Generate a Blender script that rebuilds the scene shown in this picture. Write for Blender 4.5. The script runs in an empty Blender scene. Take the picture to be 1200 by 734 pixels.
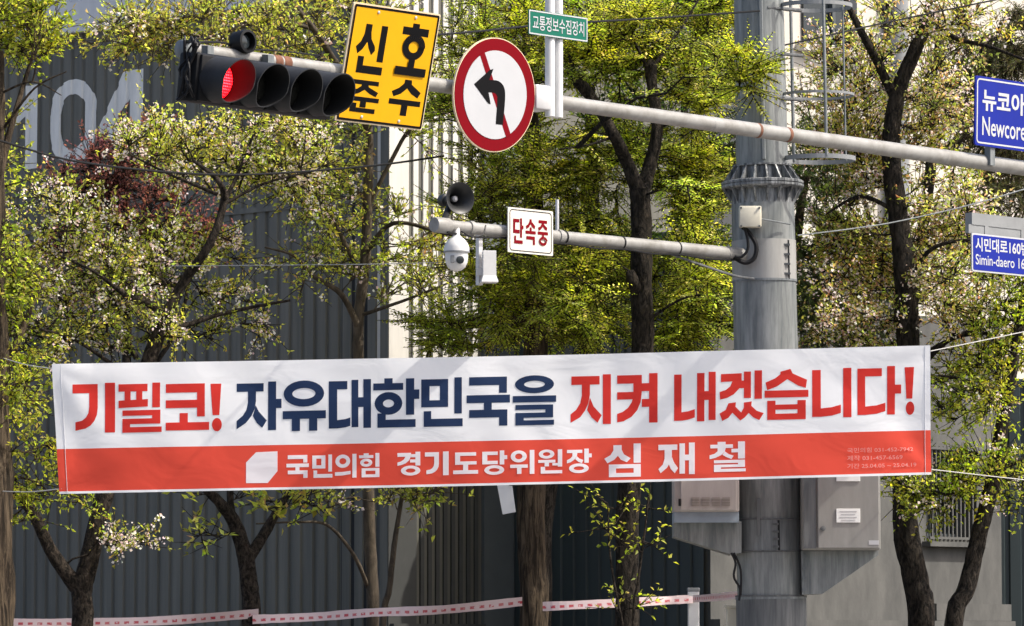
import bpy, bmesh, math, random
import numpy as np
from mathutils import Vector, Matrix
random.seed(11)
RNG = np.random.default_rng(11)
SC = bpy.context.scene
COL = SC.collection

# ------------------------------------------------------------------ camera
F = 5000.0                      # focal length in photo pixels (1200 wide)
HOR = 760.0                     # row of the horizon in the photo
CAMZ = 1.6
PITCH = math.atan((HOR - 367.0) / F)
cd = bpy.data.cameras.new('camera')
cd.sensor_width = 36.0
cd.lens = 36.0 * F / 1200.0
cd.clip_start = 0.1
cd.clip_end = 3000.0
cam = bpy.data.objects.new('camera', cd)
COL.objects.link(cam)
cam.location = (0, 0, CAMZ)
cam.rotation_euler = (math.pi / 2 + PITCH, 0, 0)
SC.camera = cam

# ------------------------------------------------------------------ sky, sun, exposure
SUN_EL = math.radians(50)
SUN_AZ = math.radians(103)       # clockwise from +Y (camera looks along +Y): right and behind the camera
w = bpy.data.worlds.new('World')
SC.world = w
w.use_nodes = True
nt = w.node_tree
sky = nt.nodes.new('ShaderNodeTexSky')
sky.sky_type = 'NISHITA'
sky.sun_disc = False
sky.sun_elevation = SUN_EL
sky.sun_rotation = SUN_AZ
sky.air_density = 0.8
sky.dust_density = 5.0
sky.ozone_density = 1.0
nt.links.new(sky.outputs[0], nt.nodes['Background'].inputs[0])
nt.nodes['Background'].inputs[1].default_value = 0.15
sl = bpy.data.lights.new('sun', 'SUN')
sl.energy = 3.0
sl.angle = math.radians(0.55)
sl.color = (1.0, 0.945, 0.85)
sun = bpy.data.objects.new('sun', sl)
COL.objects.link(sun)
sdir = Vector((math.sin(SUN_AZ) * math.cos(SUN_EL), math.cos(SUN_AZ) * math.cos(SUN_EL), math.sin(SUN_EL)))
sun.rotation_euler = sdir.to_track_quat('Z', 'Y').to_euler()
sun.location = (30, -30, 40)
SC.view_settings.view_transform = 'Standard'
SC.view_settings.look = 'None'
SC.view_settings.gamma = 1.0
SC.view_settings.exposure = 0.76
SC.cycles.max_bounces = 8
SC.cycles.transparent_max_bounces = 8

# ------------------------------------------------------------------ geometry helpers
V = Vector
CP, SP = math.cos(PITCH), math.sin(PITCH)
UPZ = V((0, 0, 1))

def ray(px, py):
    x = (px - 600.0) / F
    y = (367.0 - py) / F
    return V((x, CP - y * SP, SP + y * CP))

def P(px, py, Y):
    """World point that stands at distance Y in front of the viewer, in the direction of photo pixel (px, py)."""
    d = ray(px, py)
    return V((0, 0, CAMZ)) + d * (Y / d.y)

def on_plane(px, py, O, n):
    d = ray(px, py)
    c = V((0, 0, CAMZ))
    return c + d * ((O - c).dot(n) / d.dot(n))

ORG = {}

def register(o, parent, org):
    COL.objects.link(o)
    ORG[o] = org
    if parent is not None:
        o.parent = parent

class MB:
    def __init__(s):
        s.v, s.f, s.m = [], [], []
    def add(s, verts, faces, mi=0):
        b = len(s.v)
        s.v.extend([tuple(p) for p in verts])
        s.f.extend([tuple(b + i for i in f) for f in faces])
        s.m.extend([mi] * len(faces))
        return s
    def box(s, c, sx, sy, sz, X=V((1, 0, 0)), Y=V((0, 1, 0)), Z=V((0, 0, 1)), mi=0):
        c = V(c)
        vs = [c + X * (sx / 2 * i) + Y * (sy / 2 * j) + Z * (sz / 2 * k) for i in (-1, 1) for j in (-1, 1) for k in (-1, 1)]
        s.add(vs, [(0, 1, 3, 2), (4, 6, 7, 5), (0, 4, 5, 1), (2, 3, 7, 6), (0, 2, 6, 4), (1, 5, 7, 3)], mi)
        return s
    def bbox(s, c, sx, sy, sz, X=V((1, 0, 0)), Y=V((0, 1, 0)), Z=V((0, 0, 1)), b=0.01, mi=0):
        """bevelled box"""
        bm = bmesh.new()
        bmesh.ops.create_cube(bm, size=1.0)
        for v in bm.verts:
            v.co = V((v.co.x * sx, v.co.y * sy, v.co.z * sz))
        bmesh.ops.bevel(bm, geom=list(bm.edges), offset=b, segments=2, profile=0.5, affect='EDGES')
        c = V(c)
        bm.verts.index_update()
        vs = [c + X * v.co.x + Y * v.co.y + Z * v.co.z for v in bm.verts]
        s.add(vs, [[v.index for v in f.verts] for f in bm.faces], mi)
        bm.free()
        return s
    def tube(s, pts, rad, n=10, cap=True, mi=0):
        pts = [V(p) for p in pts]
        if not hasattr(rad, '__len__'):
            rad = [rad] * len(pts)
        rings = []
        ref = None
        for i, p in enumerate(pts):
            t = (pts[min(i + 1, len(pts) - 1)] - pts[max(i - 1, 0)])
            t = t.normalized() if t.length > 1e-9 else V((0, 0, 1))
            if ref is None:
                ref = V((0, 0, 1)) if abs(t.z) < 0.8 else V((1, 0, 0))
            a = (ref - t * ref.dot(t))
            a = a.normalized() if a.length > 1e-6 else t.orthogonal().normalized()
            b = t.cross(a)
            ref = a
            rings.append([p + (a * math.cos(2 * math.pi * k / n) + b * math.sin(2 * math.pi * k / n)) * rad[i] for k in range(n)])
        vs = [q for r in rings for q in r]
        fs = []
        for i in range(len(pts) - 1):
            for k in range(n):
                k2 = (k + 1) % n
                fs.append((i * n + k, i * n + k2, (i + 1) * n + k2, (i + 1) * n + k))
        if cap:
            fs.append(tuple(range(n - 1, -1, -1)))
            fs.append(tuple((len(pts) - 1) * n + k for k in range(n)))
        s.add(vs, fs, mi)
        return s
    def lathe(s, prof, O, A, n=32, cap=True, mi=0, X=None):
        """prof: list of (radius, distance along axis A)"""
        A = V(A).normalized()
        X = A.orthogonal().normalized() if X is None else V(X)
        Y = A.cross(X)
        vs = []
        for r, h in prof:
            for k in range(n):
                a = 2 * math.pi * k / n
                vs.append(V(O) + A * h + (X * math.cos(a) + Y * math.sin(a)) * r)
        fs = []
        for i in range(len(prof) - 1):
            for k in range(n):
                k2 = (k + 1) % n
                fs.append((i * n + k, i * n + k2, (i + 1) * n + k2, (i + 1) * n + k))
        if cap:
            fs.append(tuple(range(n - 1, -1, -1)))
            fs.append(tuple((len(prof) - 1) * n + k for k in range(n)))
        s.add(vs, fs, mi)
        return s
    def prism(s, poly, O, X, Y, d, mi=0):
        """flat polygon poly (x, y) in frame O, X, Y, thickened by d along X x Y"""
        Z = V(X).cross(V(Y)).normalized()
        n = len(poly)
        a = [V(O) + V(X) * p[0] + V(Y) * p[1] for p in poly]
        vs = a + [p + Z * d for p in a]
        fs = [tuple(range(n - 1, -1, -1)), tuple(range(n, 2 * n))]
        for i in range(n):
            j = (i + 1) % n
            fs.append((i, j, n + j, n + i))
        s.add(vs, fs, mi)
        return s
    def build(s, name, mats, parent=None, org=None, smooth=False, angle=40):
        if org is None:
            if parent is not None:
                org = ORG[parent]
            else:
                a = np.array(s.v)
                org = V(((a[:, 0].min() + a[:, 0].max()) / 2, (a[:, 1].min() + a[:, 1].max()) / 2, a[:, 2].min()))
        org = V(org)
        me = bpy.data.meshes.new(name)
        me.from_pydata([(p[0] - org.x, p[1] - org.y, p[2] - org.z) for p in s.v], [], s.f)
        if not isinstance(mats, (list, tuple)):
            mats = [mats]
        for m in mats:
            me.materials.append(m)
        if len(mats) > 1:
            me.polygons.foreach_set('material_index', s.m)
        bm = bmesh.new()
        bm.from_mesh(me)
        bmesh.ops.recalc_face_normals(bm, faces=bm.faces)
        bm.to_mesh(me)
        bm.free()
        me.update()
        if smooth:
            me.polygons.foreach_set('use_smooth', [True] * len(me.polygons))
            me.set_sharp_from_angle(angle=math.radians(angle))
        o = bpy.data.objects.new(name, me)
        register(o, parent, org)
        if parent is None:
            o.location = org
        return o

def cat(pts, n):
    out = []
    for i in range(len(pts) - 1):
        p0, p1, p2, p3 = pts[max(i - 1, 0)], pts[i], pts[i + 1], pts[min(i + 2, len(pts) - 1)]
        for j in range(n):
            t = j / n
            out.append(0.5 * ((2 * p1) + (p2 - p0) * t + (2 * p0 - 5 * p1 + 4 * p2 - p3) * t * t + (3 * p1 - p0 - 3 * p2 + p3) * t ** 3))
    out.append(pts[-1])
    return out

def tag(o, label=None, cat=None, group=None, kind=None):
    if label: o['label'] = label
    if cat: o['category'] = cat
    if group: o['group'] = group
    if kind: o['kind'] = kind
    return o

def thing(name, loc, label, cat, group=None):
    o = bpy.data.objects.new(name, None)
    o.empty_display_size = 0.2
    register(o, None, V(loc))
    o.location = V(loc)
    return tag(o, label, cat, group)

# ------------------------------------------------------------------ materials
MAT = {}
def mat(name, col, rough=0.6, metal=0.0, var=0.0, vscale=6.0, bump=0.0, bscale=40.0, col2=None, streak=None,
        emit=None, estr=0.0, spec=0.5, thr=(0.35, 0.7), coat=0.0):
    if name in MAT: return MAT[name]
    m = bpy.data.materials.new(name)
    m.use_nodes = True
    t = m.node_tree
    b = t.nodes['Principled BSDF']
    b.inputs['Roughness'].default_value = rough
    b.inputs['Metallic'].default_value = metal
    b.inputs['Specular IOR Level'].default_value = spec
    b.inputs['Coat Weight'].default_value = coat
    b.inputs['Base Color'].default_value = (*col, 1)
    tc = t.nodes.new('ShaderNodeTexCoord')
    if var > 0 or col2 is not None:
        mp = t.nodes.new('ShaderNodeMapping')
        if streak: mp.inputs['Scale'].default_value = streak
        t.links.new(tc.outputs['Object'], mp.inputs['Vector'])
        n = t.nodes.new('ShaderNodeTexNoise')
        n.inputs['Scale'].default_value = vscale
        n.inputs['Detail'].default_value = 6
        n.inputs['Roughness'].default_value = 0.65
        t.links.new(mp.outputs[0], n.inputs['Vector'])
        r = t.nodes.new('ShaderNodeValToRGB')
        r.color_ramp.elements[0].position = thr[0]
        r.color_ramp.elements[1].position = thr[1]
        c2 = col2 if col2 is not None else tuple(c * (1 - var) for c in col)
        r.color_ramp.elements[0].color = (*c2, 1)
        r.color_ramp.elements[1].color = (*col, 1)
        t.links.new(n.outputs['Fac'], r.inputs[0])
        t.links.new(r.outputs[0], b.inputs['Base Color'])
        mr = t.nodes.new('ShaderNodeMapRange')
        mr.inputs['To Min'].default_value = min(1, rough * 1.2)
        mr.inputs['To Max'].default_value = rough * 0.85
        t.links.new(n.outputs['Fac'], mr.inputs['Value'])
        t.links.new(mr.outputs[0], b.inputs['Roughness'])
    if bump > 0:
        n2 = t.nodes.new('ShaderNodeTexNoise')
        n2.inputs['Scale'].default_value = bscale
        n2.inputs['Detail'].default_value = 5
        t.links.new(tc.outputs['Object'], n2.inputs['Vector'])
        bp = t.nodes.new('ShaderNodeBump')
        bp.inputs['Strength'].default_value = bump
        bp.inputs['Distance'].default_value = 0.01
        t.links.new(n2.outputs['Fac'], bp.inputs['Height'])
        t.links.new(bp.outputs[0], b.inputs['Normal'])
    if emit:
        b.inputs['Emission Color'].default_value = (*emit, 1)
        b.inputs['Emission Strength'].default_value = estr
    MAT[name] = m
    return m

def panel_fade(m, lo=.86, hi=1.14):
    t = m.node_tree
    b = t.nodes['Principled BSDF']
    src = b.inputs['Base Color'].links[0].from_socket
    oi = t.nodes.new('ShaderNodeObjectInfo')
    mr = t.nodes.new('ShaderNodeMapRange')
    mr.inputs['To Min'].default_value = lo
    mr.inputs['To Max'].default_value = hi
    t.links.new(oi.outputs['Random'], mr.inputs['Value'])
    hs = t.nodes.new('ShaderNodeHueSaturation')
    t.links.new(mr.outputs[0], hs.inputs['Value'])
    t.links.new(src, hs.inputs['Color'])
    t.links.new(hs.outputs[0], b.inputs['Base Color'])

def cloth_mat(name, col, trans=0.25):
    m = bpy.data.materials.new(name)
    m.use_nodes = True
    t = m.node_tree
    b = t.nodes['Principled BSDF']
    b.inputs['Base Color'].default_value = (*col, 1)
    b.inputs['Roughness'].default_value = 0.55
    b.inputs['Specular IOR Level'].default_value = 0.25
    tc = t.nodes.new('ShaderNodeTexCoord')
    mp = t.nodes.new('ShaderNodeMapping')
    mp.inputs['Scale'].default_value = (1.0, 1.0, 1.7)
    mp.inputs['Rotation'].default_value = (0, 0.5, 0)
    t.links.new(tc.outputs['Object'], mp.inputs['Vector'])
    n = t.nodes.new('ShaderNodeTexNoise')
    n.inputs['Scale'].default_value = 2.6
    n.inputs['Detail'].default_value = 3.2
    n.inputs['Distortion'].default_value = 0.6
    t.links.new(mp.outputs[0], n.inputs['Vector'])
    bp = t.nodes.new('ShaderNodeBump')
    bp.inputs['Strength'].default_value = 0.34
    bp.inputs['Distance'].default_value = 0.03
    t.links.new(n.outputs['Fac'], bp.inputs['Height'])
    t.links.new(bp.outputs[0], b.inputs['Normal'])
    tr = t.nodes.new('ShaderNodeBsdfTranslucent')
    tr.inputs['Color'].default_value = (*col, 1)
    mx = t.nodes.new('ShaderNodeMixShader')
    mx.inputs[0].default_value = trans
    t.links.new(b.outputs[0], mx.inputs[1])
    t.links.new(tr.outputs[0], mx.inputs[2])
    t.links.new(mx.outputs[0], t.nodes['Material Output'].inputs[0])
    return m

def leaf_mat(name, trans=0.45, rough=0.5):
    m = bpy.data.materials.new(name)
    m.use_nodes = True
    t = m.node_tree
    b = t.nodes['Principled BSDF']
    at = t.nodes.new('ShaderNodeAttribute')
    at.attribute_name = 'leaf_colour'
    b.inputs['Roughness'].default_value = rough
    b.inputs['Specular IOR Level'].default_value = 0.35
    t.links.new(at.outputs['Color'], b.inputs['Base Color'])
    tr = t.nodes.new('ShaderNodeBsdfTranslucent')
    hs = t.nodes.new('ShaderNodeHueSaturation')
    hs.inputs['Saturation'].default_value = 1.1
    hs.inputs['Value'].default_value = 2.2
    t.links.new(at.outputs['Color'], hs.inputs['Color'])
    t.links.new(hs.outputs[0], tr.inputs['Color'])
    mx = t.nodes.new('ShaderNodeMixShader')
    mx.inputs[0].default_value = trans
    t.links.new(b.outputs[0], mx.inputs[1])
    t.links.new(tr.outputs[0], mx.inputs[2])
    t.links.new(mx.outputs[0], t.nodes['Material Output'].inputs[0])
    return m

def bark_mat(name, c1, c2, scale=14, stretch=0.25, bump=0.9):
    m = bpy.data.materials.new(name)
    m.use_nodes = True
    t = m.node_tree
    b = t.nodes['Principled BSDF']
    b.inputs['Roughness'].default_value = 0.9
    b.inputs['Specular IOR Level'].default_value = 0.2
    tc = t.nodes.new('ShaderNodeTexCoord')
    mp = t.nodes.new('ShaderNodeMapping')
    mp.inputs['Scale'].default_value = (1, 1, stretch)
    t.links.new(tc.outputs['Object'], mp.inputs['Vector'])
    n = t.nodes.new('ShaderNodeTexNoise')
    n.inputs['Scale'].default_value = scale
    n.inputs['Detail'].default_value = 8
    n.inputs['Roughness'].default_value = 0.7
    n.inputs['Distortion'].default_value = 0.8
    t.links.new(mp.outputs[0], n.inputs['Vector'])
    r = t.nodes.new('ShaderNodeValToRGB')
    r.color_ramp.elements[0].position = 0.42
    r.color_ramp.elements[1].position = 0.62
    r.color_ramp.elements[0].color = (*c1, 1)
    r.color_ramp.elements[1].color = (*c2, 1)
    t.links.new(n.outputs['Fac'], r.inputs[0])
    t.links.new(r.outputs[0], b.inputs['Base Color'])
    bp = t.nodes.new('ShaderNodeBump')
    bp.inputs['Strength'].default_value = bump
    bp.inputs['Distance'].default_value = 0.06
    t.links.new(n.outputs['Fac'], bp.inputs['Height'])
    t.links.new(bp.outputs[0], b.inputs['Normal'])
    return m

M_GALV = mat('galvanised_steel', (0.29, 0.30, 0.29), 0.5, 0.25, col2=(0.125, 0.138, 0.138), vscale=5, streak=(5, 5, 0.5), bump=0.06, bscale=25)
M_GALV_B = mat('galvanised_sleeve', (0.36, 0.355, 0.335), 0.55, 0.2, var=0.22, vscale=4, streak=(4, 4, 0.5), bump=0.05)
M_GALV_D = mat('galvanised_dull', (0.25, 0.265, 0.27), 0.55, 0.3, col2=(0.12, 0.135, 0.14), vscale=6, streak=(4, 4, 0.4), bump=0.08)
M_DARKWRAP = mat('dark_wrap', (0.15, 0.155, 0.155), 0.7, 0, col2=(0.07, 0.075, 0.08), vscale=5, streak=(6, 6, 0.4))
M_COLLAR = mat('collar_steel', (0.30, 0.31, 0.31), 0.55, 0.3, col2=(0.05, 0.055, 0.06), vscale=9, streak=(5, 5, 0.7), bump=0.1, thr=(0.38, 0.62))
M_ARM = mat('arm_paint', (0.30, 0.295, 0.28), 0.45, 0.0, col2=(0.18, 0.17, 0.15), vscale=7, thr=(0.3, 0.6), bump=0.04, bscale=30)
M_RUST = mat('rust', (0.22, 0.09, 0.05), 0.85, 0, var=0.5, vscale=30, bump=0.2)
M_GREYP = mat('grey_paint', (0.25, 0.26, 0.265), 0.5, 0, var=0.2, vscale=6)
M_ALU = mat('aluminium', (0.62, 0.62, 0.63), 0.4, 0.3, var=0.15, vscale=8)
M_WHITEP = mat('white_paint', (0.72, 0.72, 0.71), 0.42, 0, var=0.12, vscale=8)
M_BLACKPL = mat('black_housing', (0.010, 0.0105, 0.012), 0.5, 0, var=0.35, vscale=12, bump=0.03)
M_VISOR = mat('visor_plastic', (0.034, 0.036, 0.040), 0.55, 0, var=0.3, vscale=10)
M_VISOR_IN = mat('visor_inside', (0.012, 0.012, 0.012), 0.8)
M_RUBBER = mat('black_cable', (0.012, 0.012, 0.013), 0.5)
M_YEL = mat('sign_yellow', (0.80, 0.40, 0.004), 0.4, 0, var=0.08, vscale=4)
M_SIGNBLK = mat('sign_black', (0.006, 0.006, 0.007), 0.45)
M_SIGNRED = mat('sign_red', (0.19, 0.0015, 0.007), 0.4, 0, var=0.1, vscale=5)
M_SIGNWHITE = mat('sign_white', (0.49, 0.50, 0.52), 0.4, 0, var=0.06, vscale=6)
M_SIGNCREAM = mat('sign_cream', (0.66, 0.63, 0.57), 0.45, 0, var=0.1, vscale=7)
M_SIGNGREEN = mat('sign_green', (0.003, 0.13, 0.085), 0.35, 0, var=0.1, vscale=5)
M_SIGNBLUE = mat('sign_blue', (0.004, 0.016, 0.26), 0.4, 0, var=0.1, vscale=5)
M_SIGNEDGE = mat('sign_edge', (0.75, 0.62, 0.42), 0.5)
for _m in (M_YEL, M_SIGNBLK, M_SIGNRED, M_SIGNWHITE, M_SIGNGREEN, M_SIGNBLUE, M_BLACKPL, M_VISOR, M_RUBBER):
    _m.node_tree.nodes['Principled BSDF'].inputs['Specular IOR Level'].default_value = 0.2
for _m in (M_SIGNBLK, M_SIGNRED):
    _m.node_tree.nodes['Principled BSDF'].inputs['Specular IOR Level'].default_value = 0.08
M_BOXCREAM = mat('box_cream', (0.66, 0.62, 0.50), 0.5, 0, var=0.12, vscale=9)
M_CAB = mat('cabinet_grey', (0.27, 0.262, 0.245), 0.5, 0, var=0.18, vscale=4, streak=(4, 4, 0.8))
M_CAB2 = mat('cabinet_beige', (0.42, 0.38, 0.355), 0.5, 0, var=0.15, vscale=4, streak=(4, 4, 0.8))
M_CABB = mat('cabinet_plinth', (0.25, 0.30, 0.35), 0.55, 0, var=0.2, vscale=6)
M_STICK = mat('sticker_white', (0.78, 0.78, 0.76), 0.5)
M_STICKT = mat('sticker_print', (0.45, 0.45, 0.46), 0.6)
M_VENT = mat('vent_mesh', (0.25, 0.22, 0.19), 0.7)
M_DARK = mat('dark_gap', (0.008, 0.009, 0.010), 0.8)
M_CLOTHW = cloth_mat('banner_white', (0.92, 0.92, 0.925), 0.22)
M_CLOTHR = cloth_mat('banner_red', (0.82, 0.085, 0.050), 0.24)
M_PRINTR = cloth_mat('print_red', (0.66, 0.035, 0.025), 0.15)
M_PRINTN = cloth_mat('print_navy', (0.012, 0.030, 0.085), 0.10)
M_PRINTW = cloth_mat('print_white', (0.90, 0.90, 0.92), 0.2)
M_PRINTP = cloth_mat('print_pale', (0.80, 0.34, 0.30), 0.2)
M_ROPE = mat('white_rope', (0.45, 0.44, 0.42), 0.8)
M_SIDING = mat('siding_blue_grey', (0.158, 0.152, 0.124), 0.55, 0.0, col2=(0.092, 0.092, 0.078), vscale=1.6, streak=(4, 4, 0.22))
M_SIDINGD = mat('siding_dark_teal', (0.036, 0.052, 0.054), 0.45, 0.0, var=0.25, vscale=1.5, streak=(3, 3, 0.3))
panel_fade(M_SIDING); panel_fade(M_SIDINGD)
M_PALE = mat('pale_cladding', (0.74, 0.75, 0.76), 0.5, 0, var=0.12, vscale=1.5, streak=(3, 3, 0.3))
M_NUM = mat('number_paint', (0.88, 0.87, 0.82), 0.6, 0, var=0.18, vscale=5, streak=(2, 2, 0.4))
M_SLAT = mat('slat_cream', (0.62, 0.60, 0.55), 0.55, 0, var=0.15, vscale=4, streak=(4, 4, 0.4))
M_LOWER = mat('lower_panel', (0.060, 0.062, 0.060), 0.55, 0, var=0.3, vscale=2.0)
M_CONC = mat('concrete_render', (0.112, 0.111, 0.104), 0.85, 0, col2=(0.066, 0.067, 0.064), vscale=2.5, streak=(1.5, 1.5, 0.6), bump=0.12, bscale=30)
M_CREAM = mat('cream_render', (0.60, 0.56, 0.49), 0.8, 0, var=0.15, vscale=0.8, streak=(1, 1, 0.4))
M_GLASS = mat('window_glass', (0.02, 0.026, 0.03), 0.08)
M_FRAME = mat('window_frame', (0.06, 0.07, 0.075), 0.5)
M_BARS = mat('window_bars', (0.10, 0.10, 0.095), 0.5, 0.2)
M_SOIL = mat('soil', (0.06, 0.045, 0.03), 0.95, 0, var=0.5, vscale=3, bump=0.6, bscale=20)
M_ASPH = mat('asphalt', (0.055, 0.055, 0.057), 0.9, 0, var=0.3, vscale=20, bump=0.3, bscale=120)
M_PAVE = mat('paving', (0.30, 0.29, 0.27), 0.85, 0, var=0.25, vscale=8, bump=0.2)
M_CHERRY = bark_mat('cherry_bark', (0.010, 0.008, 0.006), (0.078, 0.061, 0.048), 32, 0.55, 1.0)
M_ZELK = bark_mat('dark_bark', (0.006, 0.005, 0.004), (0.060, 0.048, 0.037), 34, 0.35, 1.0)
M_META = bark_mat('fibrous_bark', (0.022, 0.016, 0.011), (0.135, 0.100, 0.066), 26, 0.11, 1.0)
M_SMOOTHB = bark_mat('smooth_bark', (0.050, 0.040, 0.030), (0.120, 0.096, 0.070), 9, 0.35, 0.3)
M_LEAF = leaf_mat('fresh_leaf', 0.56)
M_NEEDLE = leaf_mat('needle_leaf', 0.25, 0.6)
M_PETAL = leaf_mat('petal', 0.35, 0.7)

# ================================================================== SETTING
M = MB().add([(-400, -60, 0), (400, -60, 0), (400, 900, 0), (-400, 900, 0)], [(0, 1, 2, 3)])
tag(M.build('ground', M_PAVE, org=(0, 0, 0)), kind='structure')
M = MB().add([(-400, -8, 0.004), (400, -8, 0.004), (400, 22.5, 0.004), (-400, 22.5, 0.004)], [(0, 1, 2, 3)])
tag(M.build('road', M_ASPH, org=(0, 0, 0)), kind='structure')
M = MB().box((0, 22.58, 0.07), 200, 0.16, 0.15)
tag(M.build('kerb', M_CONC), kind='structure')
BED = 0.55                               # the trees stand in a raised planting bed
M = MB().box((0, 38.0, BED / 2), 60, 13.2, BED)
tag(M.build('planting_bed', M_SOIL), kind='structure')

# ---------------------------------------------------------------- warehouse with blue-grey metal siding
A43 = math.radians(43)
WU = V((-math.cos(A43), math.sin(A43), 0))      # along the wall, going left and away
WN = V((-math.sin(A43), -math.cos(A43), 0))     # outward
WO = V((P(455, 300, 38.0).x, 38.0, 0))
PITCH_R = 0.160
def rib_profile(L, depth=0.020):
    """corrugation breakpoints along a wall of length L: (u, offset)"""
    out = []
    k = 0
    while k * PITCH_R < L - 1e-6:
        u = k * PITCH_R
        out += [(u, 0.0), (u + 0.100, 0.0), (u + 0.114, -depth), (u + 0.146, -depth)]
        k += 1
    out.append((k * PITCH_R, 0.0))
    return out
def siding(parent, O, U, N, L, z0, z1, material, per=6):
    prof = rib_profile(L)
    n = 4 * per
    for i in range(0, len(prof) - 1, n):
        seg = prof[i:i + n + 1]
        m = MB()
        vs, fs = [], []
        for (u, d) in seg:
            for z in (z0, z1):
                q = O + U * u + N * d
                vs.append((q.x, q.y, z))
        for j in range(len(seg) - 1):
            fs.append((2 * j, 2 * j + 2, 2 * j + 3, 2 * j + 1))
        m.add(vs, fs)
        m.build('siding_panel', material, parent)
    return prof
WH_TOP = CAMZ + 5.97
wh = thing('warehouse', WO + WU * 4.5, 'blue grey corrugated metal warehouse with white numerals painted on its wall', 'building')
PROF = siding(wh, WO, WU, WN, 10.4, 0.0, WH_TOP, M_SIDING)
zj = on_plane(440, 232, WO, WN).z
MB().box(WO + WU * 5.2 + WN * .004 + UPZ * zj, 10.38, .014, .05, WU, WN, UPZ).build('lap_trim', M_SIDING, wh)
m = MB()
m.box(WO + WU * 5.2 - WN * 2.08 + UPZ * (WH_TOP / 2 - 0.02), 10.36, 4.0, WH_TOP - 0.06, WU, WN, UPZ)
m.build('wall', M_SIDING, wh)
m = MB().box(WO + WU * 5.2 + WN * 0.03 + UPZ * (WH_TOP + 0.10), 10.5, 0.10, 0.30, WU, WN, UPZ)
m.build('flashing', M_PALE, wh)
o2 = WO - WN * 0.10
siding(wh, o2, WU, WN, 10.4, WH_TOP + 0.252, WH_TOP + 3.2, M_PALE)
m = MB().box(WO + WU * 5.2 - WN * 1.2 + UPZ * (WH_TOP + 1.7), 10.3, 2.0, 2.9, WU, WN, UPZ)
m.build('upper_wall', M_PALE, wh)

def flat_polys_to(mapf, polys, cutsx, cutsy, eps):
    """polys: list of 2D polygons. Cut them on the given lines, then map each (x, y, layer) to a 3D point. Returns verts, faces."""
    bm = bmesh.new()
    lay = bm.verts.layers.int.new('lay')
    for k, poly in enumerate(polys):
        vs = []
        for p in poly:
            v = bm.verts.new((p[0], p[1], 0))
            v[lay] = k
            vs.append(v)
        try:
            bm.faces.new(vs)
        except ValueError:
            pass
    bm.normal_update()
    bmesh.ops.triangulate(bm, faces=list(bm.faces), ngon_method='EAR_CLIP')
    xs = [v.co.x for v in bm.verts]
    ys = [v.co.y for v in bm.verts]
    x0, x1, y0, y1 = min(xs), max(xs), min(ys), max(ys)
    for c in cutsx:
        if x0 < c < x1:
            bmesh.ops.bisect_plane(bm, geom=list(bm.verts) + list(bm.edges) + list(bm.faces), dist=1e-6, plane_co=(c, 0, 0), plane_no=(1, 0, 0))
    for c in cutsy:
        if y0 < c < y1:
            bmesh.ops.bisect_plane(bm, geom=list(bm.verts) + list(bm.edges) + list(bm.faces), dist=1e-6, plane_co=(0, c, 0), plane_no=(0, 1, 0))
    # layer of a new vertex = that of its component; recompute through face flood fill
    bm.verts.index_update()
    comp = {}
    for v in bm.verts:
        if v.index in comp: continue
        stack = [v]; grp = []
        seen = {v.index}
        while stack:
            a = stack.pop(); grp.append(a)
            for e in a.link_edges:
                b = e.other_vert(a)
                if b.index not in seen:
                    seen.add(b.index); stack.append(b)
        k = max(a[lay] for a in grp)
        for a in grp: comp[a.index] = k
    verts = [mapf(v.co.x, v.co.y, comp[v.index] * eps) for v in bm.verts]
    faces = [tuple(v.index for v in f.verts) for f in bm.faces]
    bm.free()
    return verts, faces

def prof_at(u):
    k = u % PITCH_R
    if k <= 0.100: return 0.0
    if k <= 0.114: return -0.020 * (k - 0.100) / 0.014
    if k <= 0.146: return -0.020
    return -0.020 * (1 - (k - 0.146) / 0.014)

def ring(cx, cy, rx, ry, tx, ty, n=36):
    """ring as a list of quads that share no overlap"""
    out = []
    for k in range(n):
        a, b = 2 * math.pi * k / n, 2 * math.pi * (k + 1) / n
        out.append([(cx + rx * math.cos(a), cy + ry * math.sin(a)), (cx + rx * math.cos(b), cy + ry * math.sin(b)),
                    (cx + (rx - tx) * math.cos(b), cy + (ry - ty) * math.sin(b)), (cx + (rx - tx) * math.cos(a), cy + (ry - ty) * math.sin(a))])
    return out

def uz(px, py):
    q = on_plane(px, py, WO, WN)
    return (q - WO).dot(WU), q.z
ub = [c for c, _ in PROF]
def wall_num(polys):
    f = lambda x, y, e: (lambda q: (q.x, q.y, y))(WO + WU * x + WN * (prof_at(x) + 0.004 + e))
    vs, fs = flat_polys_to(f, polys, ub, [], 0.00008)
    MB().add(vs, fs).build('painted_numeral', M_NUM, wh)
def box_uz(px0, px1, py0, py1):
    pm = (px0 + px1) / 2
    u0, _ = uz(px0, (py0 + py1) / 2); u1, _ = uz(px1, (py0 + py1) / 2)
    _, z1 = uz(pm, py0); _, z0 = uz(pm, py1)
    return u0, u1, z0, z1
u0, u1, z0, z1 = box_uz(30, 44, 100, 198)
wall_num([[(u0, z0), (u1, z0), (u1, z1), (u0, z1)], [(u0, z1 - .12), (u0, z1 - 0.3), (u0 + 0.22, z1 - 0.42), (u0 + 0.22, z1 - 0.24)]])
u0, u1, z0, z1 = box_uz(58, 113, 93, 192)
uc, rx = (u0 + u1) / 2, abs(u0 - u1) / 2
tx = rx * 0.46
zt, zb = z1 - rx * 0.95, z0 + rx * 0.95
half = lambda s, zc: [q for q in ring(uc, zc, rx, rx * 0.95, tx, rx * 0.42) if s * (sum(p[1] for p in q) / 4 - zc) > 0]
wall_num(half(1, zt) + half(-1, zb) + [[(uc + s * rx, zb), (uc + s * rx, zt), (uc + s * (rx - tx), zt), (uc + s * (rx - tx), zb)] for s in (-1, 1)])
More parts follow.
